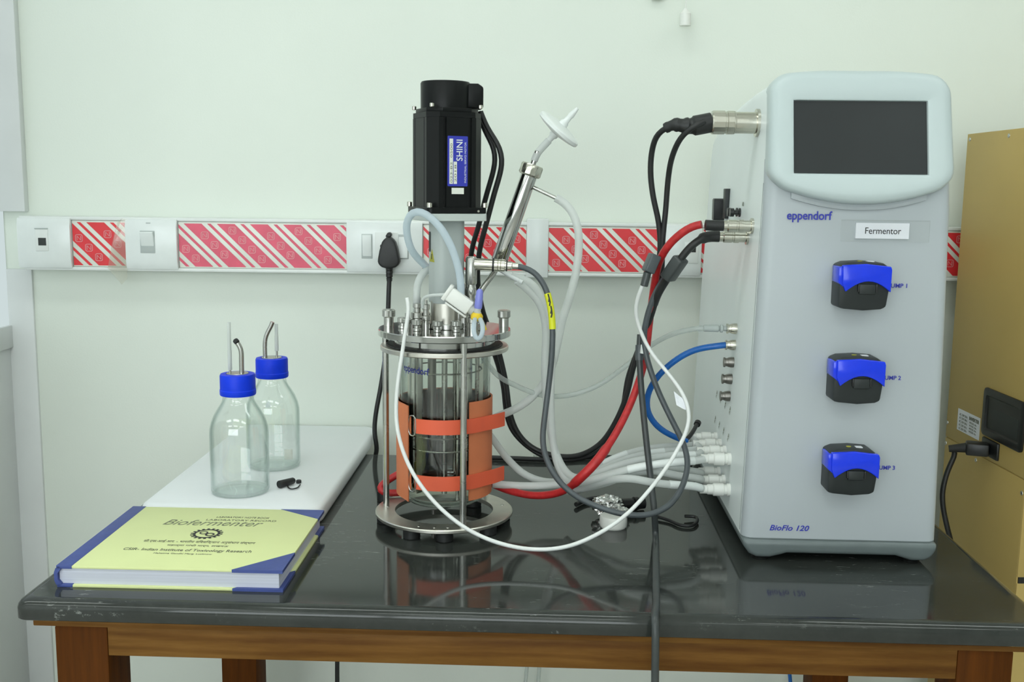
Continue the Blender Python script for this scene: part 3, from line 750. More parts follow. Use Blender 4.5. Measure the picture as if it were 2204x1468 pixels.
# ------------------------------------------------------------------ heating blanket
hb = thing('heating_blanket', 'orange silicone heating blanket strapped around the glass vessel', 'blanket', (AX, AY, .80))
def cyp(R, deg, z): return (AX + R * sin(radians(deg)), AY - R * cos(radians(deg)), z)
def wrap(bm, f0, f1, Rin, Rout, z0, z1, n=64, lift=None):
    L = []
    for k in range(n + 1):
        f = f0 + (f1 - f0) * k / n; e = lift(k / n) if lift else 0
        za = z0(k / n) if callable(z0) else z0; zb_ = z1(k / n) if callable(z1) else z1
        L.append([cyp(Rin + e, f, za), cyp(Rout + e, f, za), cyp(Rout + e, f, zb_), cyp(Rin + e, f, zb_)])
    loft(bm, L)
lf = lambda u: .0050 * max(0, (u - .94) / .06) ** 2
bm = newbm(); wrap(bm, 34, 321, .0640, .0658, lambda u: .8060 - .002 * u, lambda u: .9400 - .006 * u, 90, lf); obj('blanket_sheet', bm, 'blanket', hb, angle=50)
bm = newbm(); wrap(bm, 35, 320, .0630, .0639, lambda u: .8075 - .002 * u, lambda u: .9385 - .006 * u, 90, lf); obj('inner_lining', bm, 'liner', hb, angle=50)
for zc in (.9085, .8325):
    tail = lambda u: .0145 * max(0, (u - .72) / .28) ** 1.5
    bm = newbm(); wrap(bm, -31, 84, .0672, .0690, lambda u: zc - .0098, lambda u: zc + .0098, 40, tail); st_ = obj('strap', bm, 'strap', hb, angle=50)
    bm = newbm(); P = [cyp(.0690, f, z) for f, z in ((-30, zc + .010), (-31.5, zc + .0135), (-37, zc + .0135), (-39, zc + .010), (-39, zc - .010), (-37, zc - .0135), (-31.5, zc - .0135), (-30, zc - .010))]
    sweep(bm, spline(P, .002, True) + [Vector(P[0])], .0009, 8, cap=False); sub(st_, 'wire_buckle', bm, 'steel')
    bm = newbm(); wrap(bm, -44, -37, .0668, .0680, zc - .012, zc + .012, 6); obj('buckle_patch', bm, 'blanket', hb)

# ------------------------------------------------------------------ stirrer motor
MX, MY, MA = -.0893, 1.4047, radians(25)
mo = thing('stirrer_motor', 'black stirrer motor with a blue label on top of the bioreactor', 'motor', (MX, MY, 1.0315))
MM = TR(MX, MY, 0) @ RZ(MA)
bm = newbm(); cyl(bm, .0215, 1.0316, 1.0700, 40, TR(MX, MY, 0), .0008); obj('shaft_housing', bm, 'steel_brushed', mo)
bm = newbm(); cyl(bm, .0250, 1.0316, 1.0390, 40, TR(MX, MY, 0), .0008); obj('housing_flange', bm, 'steel', mo)
bm = newbm(); prism(bm, rrect(.0425, .0425, .013, 7), 1.0665, 1.1760, .0008, 2, MM, axis='z'); cl = obj('column', bm, 'col_grey', mo, angle=30)
bm = newbm(); prism(bm, rrect(.027, .0055, .0027, 4), 0, .0008, M=MM @ TR(-.02125, .006, 1.148) @ RY(-pi / 2) @ RZ(pi / 2) @ RZ(pi / 2), axis='z'); sub(cl, 'slot', bm, 'dark_hole', smooth=False)
bm = newbm(); prism(bm, [(-.0085, -.0075), (.0085, -.0075), (0, .0090)], 0, .0006, M=MM @ TR(-.02125, -.002, 1.129) @ Matrix(((0, 0, -1, 0), (-1, 0, 0, 0), (0, 1, 0, 0), (0, 0, 0, 1))), axis='z'); sub(cl, 'warning_sticker', bm, 'warn_yellow', smooth=False)
bm = newbm(); prism(bm, [(-.0012, -.004), (.0012, -.004), (.0012, .003), (-.0012, .003)], .0006, .0008, M=MM @ TR(-.02125, -.002, 1.129) @ Matrix(((0, 0, -1, 0), (-1, 0, 0, 0), (0, 1, 0, 0), (0, 0, 0, 1))), axis='z'); sub(cl, 'sticker_mark', bm, 'ink_black', smooth=False)
bm = newbm(); prism(bm, rrect(.083, .083, .004, 3), 1.1765, 1.1862, .0006, 1, MM, axis='z'); obj('mounting_plate', bm, 'plate_grey', mo)
bm = newbm(); prism(bm, rrect(.083, .083, .006, 3), 1.1864, 1.1940, .0006, 1, MM, axis='z'); obj('bottom_flange', bm, 'black_anod', mo)
def fluted(a, c, grooves=True):
    side = [(-(a - c), a)] if False else []
    pts = []
    for q in range(4):
        R_ = Matrix.Rotation(-pi / 2 * q, 2)
        seq = [(-(a - c), -a)]
        if grooves:
            for g in (-.0175, .0175): seq += [(g - .0022, -a), (g - .0012, -a + .0022), (g + .0012, -a + .0022), (g + .0022, -a)]
        seq += [(a - c, -a)]
        if grooves: seq += [(a - c * .72, -a + .0035), (a - .0035, -a + c * .72)]
        R_ = Matrix.Rotation(pi / 2 * q, 2)
        pts += [tuple(R_ @ Vector(p)) for p in seq]
    return pts
bm = newbm(); prism(bm, fluted(.0382, .0125), 1.1940, 1.3090, 0, M=MM, axis='z'); md = obj('motor_body', bm, 'black_anod', mo, angle=20)
bm = newbm(); prism(bm, fluted(.0382, .0135, False), 1.3092, 1.3160, 0, M=MM, axis='z'); prism(bm, fluted(.0362, .0160, False), 1.3160, 1.3215, .0008, 2, M=MM, axis='z'); obj('top_flange', bm, 'black_anod', mo, angle=20)
bm = newbm(); lathe(bm, [(0, 1.3210), (.0325, 1.3210), (.0327, 1.3540), (.0315, 1.3562), (0, 1.3565)], 56, TR(MX - .002, MY, 0)); obj('fan_cover', bm, 'black_anod', mo)
bm = newbm(); prism(bm, [(.018, 1.3225), (.0470, 1.3225), (.0470, 1.3500), (.0400, 1.3545), (.018, 1.3545)], -.014, .020, .0025, 2, TR(MX, MY, 0) @ RZ(.12)); obj('terminal_box', bm, 'black_anod', mo)
for a_, z, r in ((.0335, 1.3212, .0030), (.0350, 1.1938, .0036)):
    for sx, sy in ((-1, -1), (1, -1), (1, 1), (-1, 1)):
        bm = newbm(); cyl(bm, r, 0, .0050 if z > 1.3 else .0065, 12, MM @ TR(sx * (a_ if z > 1.3 else .0385), sy * (a_ if z > 1.3 else .0385), z), .0006); obj('bolt', bm, 'nickel', mo)
bm = newbm(); cyl(bm, .0016, 0, .0012, 10, MM @ TR(.028, -.0415, 1.1895) @ RX(pi / 2)); obj('bolt', bm, 'nickel', mo)
# label on the front flat: local frame x along the face, y up
LF = MM @ TR(.0, -.0382, 0) @ RX(pi / 2)
bm = newbm(); prism(bm, rrect(.0280, .0640, .001, 2, 0, 1.2535), 0, .0004, M=LF, axis='z'); lab = obj('label', bm, 'print_blue', mo, smooth=False)
bm = newbm()
for x0, x1, z0, z1 in ((-.0115, -.0065, 1.2245, 1.2820), (-.0055, -.0010, 1.2245, 1.2530)): prism(bm, [(x0, z0), (x1, z0), (x1, z1), (x0, z1)], .0004, .0006, M=LF, axis='z')
prism(bm, [(-.0082, 1.2115), (.0088, 1.2115), (.0088, 1.2195), (-.0082, 1.2195)], 0, .0006, M=LF, axis='z')
sub(lab, 'label_field', bm, 'print_white', smooth=False)
bm = newbm(); V = LF @ TR(0, 0, .0006) @ TR(.0065, 1.2540, 0) @ RZ(pi / 2)
text(bm, 'SHINI', .012, V, bold=.0001, width=.0270, depth=.0001)
text(bm, 'INDUSTRIAL SERVO MOTOR', .0034, LF @ TR(.0118, 1.2260, .0005) @ RZ(pi / 2), width=.052, depth=.0001)
sub(lab, 'label_lettering', bm, 'milky', smooth=False)
bm = newbm(); text(bm, '023-B2  0500', .004, LF @ TR(-.0075, 1.2260, .0006) @ RZ(pi / 2), width=.050, depth=.0001); text(bm, '2018', .004, LF @ TR(-.0018, 1.2270, .0006) @ RZ(pi / 2), width=.022, depth=.0001); sub(lab, 'label_typing', bm, 'ink_grey', smooth=False)

# ------------------------------------------------------------------ exhaust condenser with filter
Yc = 1.430
a = Vector((-0.0185,1.4300,1.1223)); b = Vector((0.0211,1.4300,1.2395)); ax = (b - a).normalized(); Lc = (b - a).length
co = thing('exhaust_condenser', 'slanted polished steel condenser tube rising from the bioreactor lid', 'condenser', (AX + .042, AY + .006, ZT_))
bm = newbm(); lathe(bm, [(0, -.004), (.0085, -.004), (.0112, 0), (.0112, Lc - .004), (.0104, Lc), (0, Lc)], 32, along(a, ax)); obj('jacket', bm, 'steel_polished', co)
bm = newbm(); M = along(b, ax); n = 14
loft(bm, [[tuple(M @ Vector((.0155 * s * (1 - .06 * (k % 2)) * cos(pi * k / n), .0155 * s * (1 - .06 * (k % 2)) * sin(pi * k / n), z))) for k in range(2 * n)] for s, z in ((.85, -.003), (1, -.001), (1, .011), (.9, .013))]); obj('union_nut', bm, 'nickel', co)
bm = newbm(); cyl(bm, .0038, .012, .032, 14, M, .0005); obj('outlet_stub', bm, 'steel', co)
bm = newbm(); tube(bm, [tuple(a), tuple(a - ax * .014), (AX + .046, AY + .012, 1.078), (AX + .043, AY + .007, 1.055), (AX + .042, AY + .006, ZT_)], .0042, 12); obj('inlet_tube', bm, 'steel', co)
s0 = Vector((0.0245,1.4300,1.2222)); s1 = Vector((0.0627,1.4200,1.2047))
bm = newbm(); sweep(bm, [s0, s0.lerp(s1, .5), s1], .0026, 10); obj('side_barb', bm, 'steel', co)
bm = newbm(); sweep(bm, [Vector((-0.0203,1.4300,1.1109)), Vector((-0.0036,1.4280,1.1011)), Vector((0.0136,1.4200,1.0931))], .0030, 10); obj('side_barb', bm, 'milky', co)
ft = thing('vent_filter', 'white disc vent filter perched on the slanted condenser', 'filter', (0.0319,1.4300,1.2718))
fd = Vector((.655, -.16, .74)).normalized(); fc_ = Vector((0.0595,1.4300,1.2991)); M = along(fc_, fd)
bm = newbm(); lathe(bm, [(0, -.0080), (.010, -.0078), (.026, -.0050), (.0315, -.0035), (.0330, -.0020), (.0330, .0020), (.0315, .0035), (.026, .0050), (.010, .0078), (0, .0080)], 44, M); obj('disc', bm, 'milky', ft)
for s in (-1, 1):
    bm = newbm(); lathe(bm, [(0, .004), (.0068, .004), (.0060, .012), (.0042, .014), (.0036, .022), (.0044, .024), (.0026, .034), (.0020, .037 if s > 0 else .044), (0, .037 if s > 0 else .044)], 18, along(fc_, fd * s)); obj('hose_barb', bm, 'milky', ft)
bm = newbm(); p_ = fc_ - fd * .020; tube(bm, [tuple(p_), tuple(p_ - fd * .014), tuple(b + ax * .030), tuple(b + ax * .018)], .0050, 12); obj('silicone_joint', bm, 'silicone', ft)

# ------------------------------------------------------------------ sensor probe with elbow connector
pr = thing('sensor_probe', 'steel sensor probe with right angle connector standing in the lid', 'probe', (AX + .0255, AY + .004, ZT_))
c0 = Vector((-0.0558,1.4000,1.0915)); c1 = Vector((-0.0561,1.4000,1.1289))
bm = newbm(); lathe(bm, [(0, 0), (.0070, 0), (.0078, .002), (.0078, c1.z - c0.z - .003), (.0060, c1.z - c0.z), (0, c1.z - c0.z)], 24, Matrix.Translation(c0)); obj('elbow_body', bm, 'steel', pr)
bm = newbm(); lathe(bm, [(0, -.030), (.0045, -.030), (.0050, -.016), (.0062, -.014), (.0062, -.006), (.0048, -.004), (.0048, .001), (0, .001)], 20, Matrix.Translation(c0)); obj('probe_head', bm, 'steel', pr)
h0 = Vector((-0.0535,1.4000,1.1190)); h1 = Vector((0.0075,1.3980,1.1168)); hd_ = (h1 - h0).normalized(); M = along(h0, hd_)
bm = newbm(); lathe(bm, [(0, .002), (.0080, .002), (.0080, .026), (0, .026)], 22, M); obj('socket_barrel', bm, 'nickel', pr)
bm = newbm(); lathe(bm, [(0, .026), (.0092, .026), (.0092, .0285), (0, .0285)], 22, M); obj('seal_ring', bm, 'black_rubber', pr)
pc = thing('probe_cable', 'grey sensor cable with a yellow printed sleeve looping low over the table', 'cable', tuple(h0 + hd_ * .03))
bm = newbm(); lathe(bm, [(0, .0286), (.0084, .0286), (.0084, .033), (.0076, .0335), (.0084, .034), (.0084, .037), (.0076, .0375), (.0084, .038), (.0084, .0425), (.0070, .043), (.0070, .0445), (0, .0445)], 24, M); obj('coupling_nut', bm, 'nickel', pc)
bm = newbm(); lathe(bm, [(0, .0446), (.0078, .0446), (.0078, .0462), (0, .0462)], 22, M); obj('seal_ring', bm, 'black_rubber', pc)
bm = newbm(); lathe(bm, [(0, .0462), (.0058, .0462), (.0058, .052), (.0046, .053), (.0046, .0605), (0, .0605)], 20, M); obj('ferrule', bm, 'nickel', pc)
cable = [(0.0050,1.3980,1.1167),(0.0162,1.3950,1.1152),(0.0286,1.3900,1.1096),(0.0423,1.3850,1.0922),(0.0493,1.3800,1.0711),(0.0534,1.3767,1.0405),(0.0533,1.3733,1.0036),(0.0496,1.3700,0.9602),(0.0445,1.3600,0.9181),(0.0422,1.3500,0.8920),(0.0465,1.3400,0.8694),(0.0600,1.3300,0.8453),(0.0839,1.3150,0.8262),(0.1150,1.3000,0.8150),(0.1500,1.2900,0.8088),(0.1796,1.2900,0.8098),(0.2045,1.3000,0.8186),(0.2238,1.3200,0.8377),(0.2334,1.3400,0.8623),(0.2303,1.3600,0.8856),(0.2183,1.3725,0.9098),(0.2002,1.3850,0.9465),(0.1879,1.3900,0.9772),(0.1809,1.3950,1.0017),(0.1783,1.4000,1.0264),(0.1831,1.3967,1.0584),(0.1918,1.3933,1.0852),(0.2007,1.3900,1.1030),(0.2052,1.3800,1.1101)]
S = spline(cable, .005)
bm = newbm(); sweep(bm, S, .0039, 12); cb_ = obj('cable_sheath', bm, 'grey_cable', pc)
def near(S, p): return min(range(len(S)), key=lambda i: (S[i] - Vector(p)).length)
i0, i1 = near(S, [(0.0474,1.3850,1.0818)][0]), near(S, [(0.0537,1.3800,1.0339)][0])
bm = newbm(); sweep(bm, S[i0:i1 + 1], .0046, 14); sl = obj('yellow_sleeve', bm, 'label_yellow', pc)
for u0, u1 in ((.10, .14), (.18, .30), (.34, .36), (.48, .74)):
    j0 = i0 + int((i1 - i0) * u0); j1 = max(j0 + 2, i0 + int((i1 - i0) * u1))
    bm = newbm()
    for (q0, q1, ww) in (((j0), j1, .0016),):
        Q = [v + Vector((.0006 if (k % 4) < 2 else -.0010, -.0043, 0)) for k, v in enumerate(S[q0:q1 + 1])]
        sweep(bm, Q, ww * .7, 6)
    sub(sl, 'printed_text', bm, 'ink_black', smooth=False)

# ------------------------------------------------------------------ sampling set in front of the column
sp = thing('sampling_valve', 'white plastic sampling valve with violet plug and yellow clip above the lid', 'valve', (-0.0679,1.3450,1.0674))
a = Vector((-0.0848,1.3450,1.0865)); b = Vector((-0.0546,1.3450,1.0652)); dd = (b - a)
M = Matrix.Translation((a + b) / 2) @ RY(atan2(-(dd.z), dd.x))
Lh = dd.length / 2
bm = newbm(); box(bm, -Lh, Lh, -.008, .008, -.0095, .0095, .002, 3, M); box(bm, -Lh - .0015, -Lh + .004, -.009, .009, -.0115, .0115, .0015, 2, M); obj('valve_body', bm, 'white_plastic', sp)
bm = newbm(); box(bm, -Lh + .006, Lh + .002, -.006, .006, -.0135, -.0105, .001, 2, M); obj('clamp_arm', bm, 'white_plastic', sp)
bm = newbm(); lathe(bm, [(0, 0), (.0072, 0), (.0068, .006), (.0045, .008), (.0042, .016), (0, .016)], 18, M @ TR(Lh - .001, 0, 0) @ RY(pi / 2)); obj('luer_cone', bm, 'silicone', sp)
v0 = Vector((-0.0443,1.3400,1.0659)); v1 = Vector((-0.0420,1.3400,1.0912))
bm = newbm(); Lv = (v1 - v0).length; lathe(bm, [(0, 0), (.0048, 0), (.0052, .003), (.0050, Lv * .6), (.0042, Lv * .9), (.0022, Lv), (0, Lv)], 18, along(v0, v1 - v0)); obj('violet_plug', bm, 'violet_luer', sp)
y0_ = Vector((-0.0465,1.3400,1.0502))
bm = newbm(); lathe(bm, [(0, 0), (.0060, 0), (.0078, .002), (.0078, .007), (.0055, .010), (0, .010)], 20, Matrix.Translation(y0_) @ RY(.15)); obj('yellow_clip', bm, 'yellow', sp)
bm = newbm(); box(bm, -.0015, .0015, -.002, .002, -.008, .006, .0006, M=Matrix.Translation((-0.0369,1.3420,1.0452)) @ RY(-.4)); obj('yellow_tab', bm, 'yellow', sp)
bm = newbm(); P = [(-0.0480,1.3300,1.0526),(-0.0485,1.3120,1.0477),(-0.0482,1.3060,1.0379),(-0.0434,1.3050,1.0298),(-0.0376,1.3060,1.0368),(-0.0373,1.3120,1.0467),(-0.0408,1.3300,1.0527)]; tube(bm, P, .0030, 10, .003); obj('tube_loop', bm, 'silicone_blue', sp)
bm = newbm(); lathe(bm, [(0, 0), (.0045, 0), (.0045, .016), (0, .016)], 14, along((-0.0454,1.3400,1.0586), (.1, 0, 1))); obj('luer_joint', bm, 'silicone', sp)
bm = newbm(); tube(bm, [(-0.1189,1.3720,1.0619),(-0.1194,1.3700,1.0701),(-0.1153,1.3650,1.0769),(-0.1048,1.3550,1.0805),(-0.0875,1.3500,1.0824)], .0021, 10, .003); obj('thin_tube', bm, 'silicone', sp)
# loop of soft tube around the column, and the short arch left of it
bm = newbm(); tube(bm, [(-0.0671,1.3520,1.0788),(-0.0678,1.3520,1.1030),(-0.0732,1.3500,1.1271),(-0.0840,1.3480,1.1540),(-0.0995,1.3480,1.1758),(-0.1178,1.3520,1.1891),(-0.1311,1.3600,1.1887),(-0.1387,1.3700,1.1764),(-0.1403,1.3850,1.1576),(-0.1362,1.4000,1.1372),(-0.1260,1.4250,1.1201),(-0.1146,1.4400,1.1077),(-0.1057,1.4500,1.0941)], .0049, 12)
tag(obj('silicone_tube', bm, 'silicone_blue'), 'bluish soft tube arching high in front of the grey motor column', 'tube')
bm = newbm(); tube(bm, [(-0.1300,1.4120,1.0400),(-0.1300,1.4120,1.0655),(-0.1301,1.4140,1.0874),(-0.1256,1.4200,1.1015),(-0.1157,1.4300,1.1097),(-0.1053,1.4450,1.1074)], .0050, 12)
tag(obj('silicone_tube', bm, 'silicone'), 'short milky tube arching from the lid left of the motor column', 'tube')

# ================================================================== bioprocess control unit
UA = radians(-2.0)
G = TR(.2985, 1.265, TOP) @ RZ(UA)
un = thing('control_unit', 'tall light grey bioprocess control unit with dark touch screen and three blue pumps', 'control unit', (.2985, 1.265, TOP), UA, world=False)
zs = .0290
def xl(z): return -.0060 + (z - zs) / .44 * .0100
def xr(z): return .2360 - (z - zs) / .44 * .0105
side = [(0, zs), (0, .30), (.002, .44), (.010, .500), (.016, .560), (.030, .586), (.060, .5905), (.13, .588), (.2269, .5815), (.33, .569), (.4342, .5500), (.455, .540), (.466, .520), (.490, .31), (.500, zs)]
t = bmesh.new()
A = [t.verts.new((xl(z), y, z)) for y, z in side]; B = [t.verts.new((xr(z), y, z)) for y, z in side]
t.faces.new(A); t.faces.new(B[::-1])
for i in range(len(side)): t.faces.new([A[i], B[i], B[(i + 1) % len(side)], A[(i + 1) % len(side)]])
bmesh.ops.recalc_face_normals(t, faces=t.faces)
es = [e for e in t.edges if len(e.link_faces) == 2 and any(len(f.verts) > 6 for f in e.link_faces) and max(v.co.z for v in e.verts) > zs + 1e-4]
bmesh.ops.bevel(t, geom=es, offset=.014, segments=5, profile=.5, affect='EDGES', clamp_overlap=True)
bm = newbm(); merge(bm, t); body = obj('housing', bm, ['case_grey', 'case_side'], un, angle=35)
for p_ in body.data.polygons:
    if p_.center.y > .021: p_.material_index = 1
bm = newbm()
for y0, y1 in ((.0, .486),):
    prism(bm, rrect(.2415, .500, .013, 4, .115, .250), zs - .0012, zs + .0002, axis='z')
obj('seam', bm, 'seam_dark', un, smooth=False)
# base with arched underside
prof = [(-.0070, zs - .001), (.2370, zs - .001), (.2350, .018), (.2300, .0085), (.2210, .0042), (.2060, .0040), (.1930, .0075), (.1850, .0100), (.0500, .0100), (.0420, .0075), (.0290, .0040), (.0120, .0042), (.0030, .0085), (-.0040, .018)]
bm = newbm(); prism(bm, prof, -.0035, .495, .006, 3); obj('base_frame', bm, 'case_base', un, angle=35)
for x in (.022, .212):
    for y in (.022, .46):
        bm = newbm(); cyl(bm, .011, 0, .0046, 18, TR(x, y, 0), .0006); obj('rubber_foot', bm, 'black_rubber', un)
# ventilation slots and seam line on the left side
bm = newbm(); box(bm, -.0008, .0004, .0195, .0204, zs + .004, .47, M=TR(.0005, 0, 0)); 
for v in bm.verts: v.co.x += xl(v.co.z)
obj('side_seam', bm, 'case_base', un, smooth=False)
# screen surround: tilted rounded frame with a recessed screen
cx, cz = .1135, .5250
def outline_r(th):
    """distance from (cx, cz) to the frame outline in direction th"""
    lo_, hi_ = 0., .3
    def inside(x, z):
        hw_ = .1105 - .0035 * (z - .45) / .15
        top = .6045 - 1.1 * max(0, abs(x) - .030) ** 2 * 1.0
        bot = .4660 - .0200 * (1 - min(1, abs(x) / .100) ** 2)
        r = .022
        if abs(x) > hw_ or z > top or z < bot: return False
        ex = abs(x) - (hw_ - r)
        if ex > 0:
            if z > top - r and ex ** 2 + (z - top + r) ** 2 > r * r: return False
            if z < bot + r and ex ** 2 + (bot + r - z) ** 2 > r * r: return False
        return True
    for _ in range(26):
        m_ = (lo_ + hi_) / 2
        if inside(m_ * cos(th), cz + m_ * sin(th)): lo_ = m_
        else: hi_ = m_
    return lo_
sx0, sx1, sz0, sz1 = -.0800, .0765, -.0435, .0425
cs = [atan2(z, x) % (2 * pi) for x in (sx0, sx1) for z in (sz0, sz1)]
ths = sorted(set([2 * pi * k / 120 for k in range(120)] + cs))
def hole_r(th, gr=0.):
    c_, s_ = cos(th), sin(th); r = 9
    if abs(c_) > 1e-9: r = min(r, ((sx1 + gr) if c_ > 0 else (sx0 - gr)) / c_)
    if abs(s_) > 1e-9: r = min(r, ((sz1 + gr) if s_ > 0 else (sz0 - gr)) / s_)
    return r
tilt = .235
def fl(y, f): return [(cx + f(th) * cos(th), y + (f(th) * sin(th) + .06) * tilt - .016, cz + f(th) * sin(th)) for th in ths]
bm = newbm()
loft(bm, [fl(.045, lambda t_: outline_r(t_) * .985), fl(.014, outline_r), fl(.006, lambda t_: outline_r(t_) - .0016), fl(.0015, lambda t_: outline_r(t_) - .0055), fl(0, lambda t_: outline_r(t_) - .013), fl(0, lambda t_: hole_r(t_, .0035)), fl(.0012, lambda t_: hole_r(t_, .0008)), fl(.0045, hole_r)], True, True)
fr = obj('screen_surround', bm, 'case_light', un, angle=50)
bm = newbm(); loft(bm, [fl(.0044, lambda t_: hole_r(t_, -.0002)), fl(.0036, lambda t_: hole_r(t_, -.0002))]); obj('touch_screen', bm, 'screen_black', un, smooth=False)
# shallow curved ledge below the surround
bm = newbm(); L = []
for k in range(21):
    u = -1 + k / 10; x = cx + u * .080; zc = .4395 + .0130 * u * u; d = .0030 * (1 - u ** 4)
    L.append([(x, .004, zc + .0125), (x, -.0005 - d * .2, zc + .0125), (x, -.0010 - d, zc + .003), (x, -.0005 - d * .7, zc - .0005), (x, .004, zc - .001)])
loft(bm, L); obj('surround_ledge', bm, 'case_grey', un, angle=25)

FT = RX(pi / 2)                              # lettering on the front: x right, y up, out towards the viewer
def front_text(bm, s, x, z, size, w, **k): text(bm, s, size, TR(x, -.0004 + (.0010 if z > .40 else 0), z) @ FT, width=w, depth=.0003, **k)
bm = newbm(); front_text(bm, 'eppendorf', .0300, .4270, .0145, .0535, bold=.0002); obj('maker_lettering', bm, 'print_blue', un, smooth=False)
bm = newbm(); front_text(bm, 'BioFlo 120', .0275, .0395, .0098, .0490, shear=.28, bold=.0001); obj('model_lettering', bm, 'print_blue', un, smooth=False)
bm = newbm(); box(bm, .1120, .1755, -.0012, .002, .4052, .4240, .0002); nt_ = obj('name_sticker', bm, 'paper_white', un, smooth=False)
bm = newbm(); text(bm, 'Fermentor', .0110, TR(.1233, -.0013, .4110) @ FT, width=.0425, bold=.00004, depth=.0001); obj('sticker_lettering', bm, 'ink_black', nt_, smooth=False)
bm = newbm(); box(bm, .0950, .2000, -.0004, .0018, .4015, .4275, .0001); obj('clear_tape', bm, 'tape_film', un, smooth=False)

# pumps
def pump(z0, k):
    px = .0869
    def q(*pts): return [(px + .8 * a_, z0 + .93 * b_) for a_, b_ in pts]
    bm = newbm(); prism(bm, q((.001, .003), (.010, .0012), (.038, -.0008), (.064, .0012), (.0715, .004), (.0755, .033), (.0745, .054), (.064, .0598), (.038, .0615), (.012, .0600), (.001, .0560)), -.0325, .004, .0028, 2)
    b = obj('pump_body', bm, 'pump_grey', un, angle=30)
    arch = [(.0095 + .0655 * u / 10, .0235 + .0135 * sin(pi * u / 10) ** .9) for u in range(11)]
    bm = newbm(); prism(bm, q(*arch, (.0752, .052), (.0735, .0560), (.038, .0590), (.004, .0570), (.0035, .0560), (.0040, .0345)), -.0368, -.0280, .0018, 3)
    prism(bm, q((-.0014, .0350), (.007, .0290), (.007, .0560), (-.0014, .0545)), -.0350, -.005, .0010, 2)
    v_ = obj('pump_cover', bm, 'pump_blue', un, angle=35); v_['label'] = 'glossy blue flip cover with arched lower edge'
    (x0, z0_), (x1, z1_) = q((.0295, .0205), (.0535, .0335))
    bm = newbm(); box(bm, x0, x1, -.0358, -.0320, z0_, z1_, .0012); obj('latch', bm, 'pump_grey', b)
    for xx in (.0275, .0535):
        (x0, z0_), (x1, z1_) = q((xx, .0235), (xx + .0026, .0335))
        bm = newbm(); box(bm, x0, x1, -.0362, -.0330, z0_, z1_, .0004); obj('latch_gap', bm, 'black_plastic', b)
    (xa, za), (xb, zb2) = q((.034, .0612), (.044, .0606))
    bm = newbm(); cyl(bm, .0030, 0, .0006, 14, TR(xa, -.018, za)); obj('top_mark', bm, 'warn_yellow', b)
    bm = newbm(); box(bm, xb, xb + .008, -.022, -.014, zb2, zb2 + .0009); obj('top_mark', bm, 'paper_white', b)
    bm = newbm(); text(bm, 'PUMP %d' % k, .0072, TR(.1545, -.0004, z0 + .0245) @ FT, width=.0230, bold=.00008, depth=.0003); obj('pump_lettering', bm, 'print_blue', un, smooth=False)
pump(.3222, 1); pump(.2092, 2); pump(.0962, 3)

# sockets on the left side (they stick out along local -x)
def onside(y, z, out=0.): return TR(xl(z) - out, y, z) @ RY(-pi / 2)
bm = newbm(); lathe(bm, [(0, -.004), (.0175, -.004), (.0175, .0035), (.0135, .0040), (.0135, .0290), (.0145, .0300), (.0145, .0310), (0, .0310)], 32, onside(.0790, .545)); obj('round_socket', bm, 'nickel', un, angle=30)
for y, z in ((.0690, .4160), (.0960, .4010)):
    bm = newbm(); lathe(bm, [(0, -.004), (.0100, -.004), (.0100, .0030), (.0070, .0035), (.0070, .0120), (0, .0120)], 24, onside(y, z)); obj('round_socket', bm, 'nickel', un, angle=30)
for k, (y, z) in enumerate(((.1330, .2760), (.1350, .2535), (.1395, .2290), (.1445, .2050), (.1500, .1800))):
    bm = newbm(); lathe(bm, [(0, -.003), (.0072, -.003), (.0072, .0035), (.0065, .0075), (.0060, .0078), (.0055, .0110), (.0068, .0115), (.0068, .0135), (.0035, .0140), (0, .0140)], 20, onside(y, z)); obj('gas_nozzle', bm, 'dark_steel' if k > 1 else 'nickel', un, angle=30)
bm = newbm(); prism(bm, rrect(.018, .032, .003, 3, .300, .4325), -.016, .004, .001, 1, axis='x'); 
for v in bm.verts: v.co.x += xl(.43)
obj('rocker_housing', bm, 'black_plastic', un)
bm = newbm(); box(bm, xl(.44) - .006, xl(.44) + .002, .255, .275, .420, .463, .001); obj('rocker_flap', bm, 'pump_grey', un)
for dy in (0, .022):
    bm = newbm(); lathe(bm, [(0, -.003), (.006, -.003), (.006, .002), (.003, .003), (.003, .008), (.0058, .009), (.0058, .014), (0, .014)], 16, onside(.185 - dy, .4310)); obj('binding_post', bm, 'black_plastic', un)
bm = newbm(); text(bm, 'A B', .008, TR(xl(.44) - .0006, .150, .440) @ RZ(-pi / 2) @ FT, depth=.0001); obj('socket_lettering', bm, 'ink_grey', un, smooth=False)
bm = newbm()
for j in range(4):
    for z in (.138, .1): text(bm, 'ACID', .006, TR(xl(z) - .0006, .14 + .038 * j, z + .018) @ RZ(-pi / 2) @ FT @ RZ(.9), depth=.0001)
obj('socket_lettering', bm, 'ink_grey', un, smooth=False)

# ================================================================== leads of the control unit
def lead(name, label, path, r, m, cat='cable', step=.006, n=12):
    S = spline(path, step)
    t = thing(name, label, cat, tuple(S[0]))
    bm = newbm(); sweep(bm, S, r, n); obj('cable_sheath', bm, m, t)
    return t, S
def wpt(y, z, out): return tuple(G @ Vector((xl(z) - out, y, z)))
GX = (G.to_3x3() @ Vector((-1, 0, 0)))
def plugM(y, z, out): return along(wpt(y, z, out), GX)

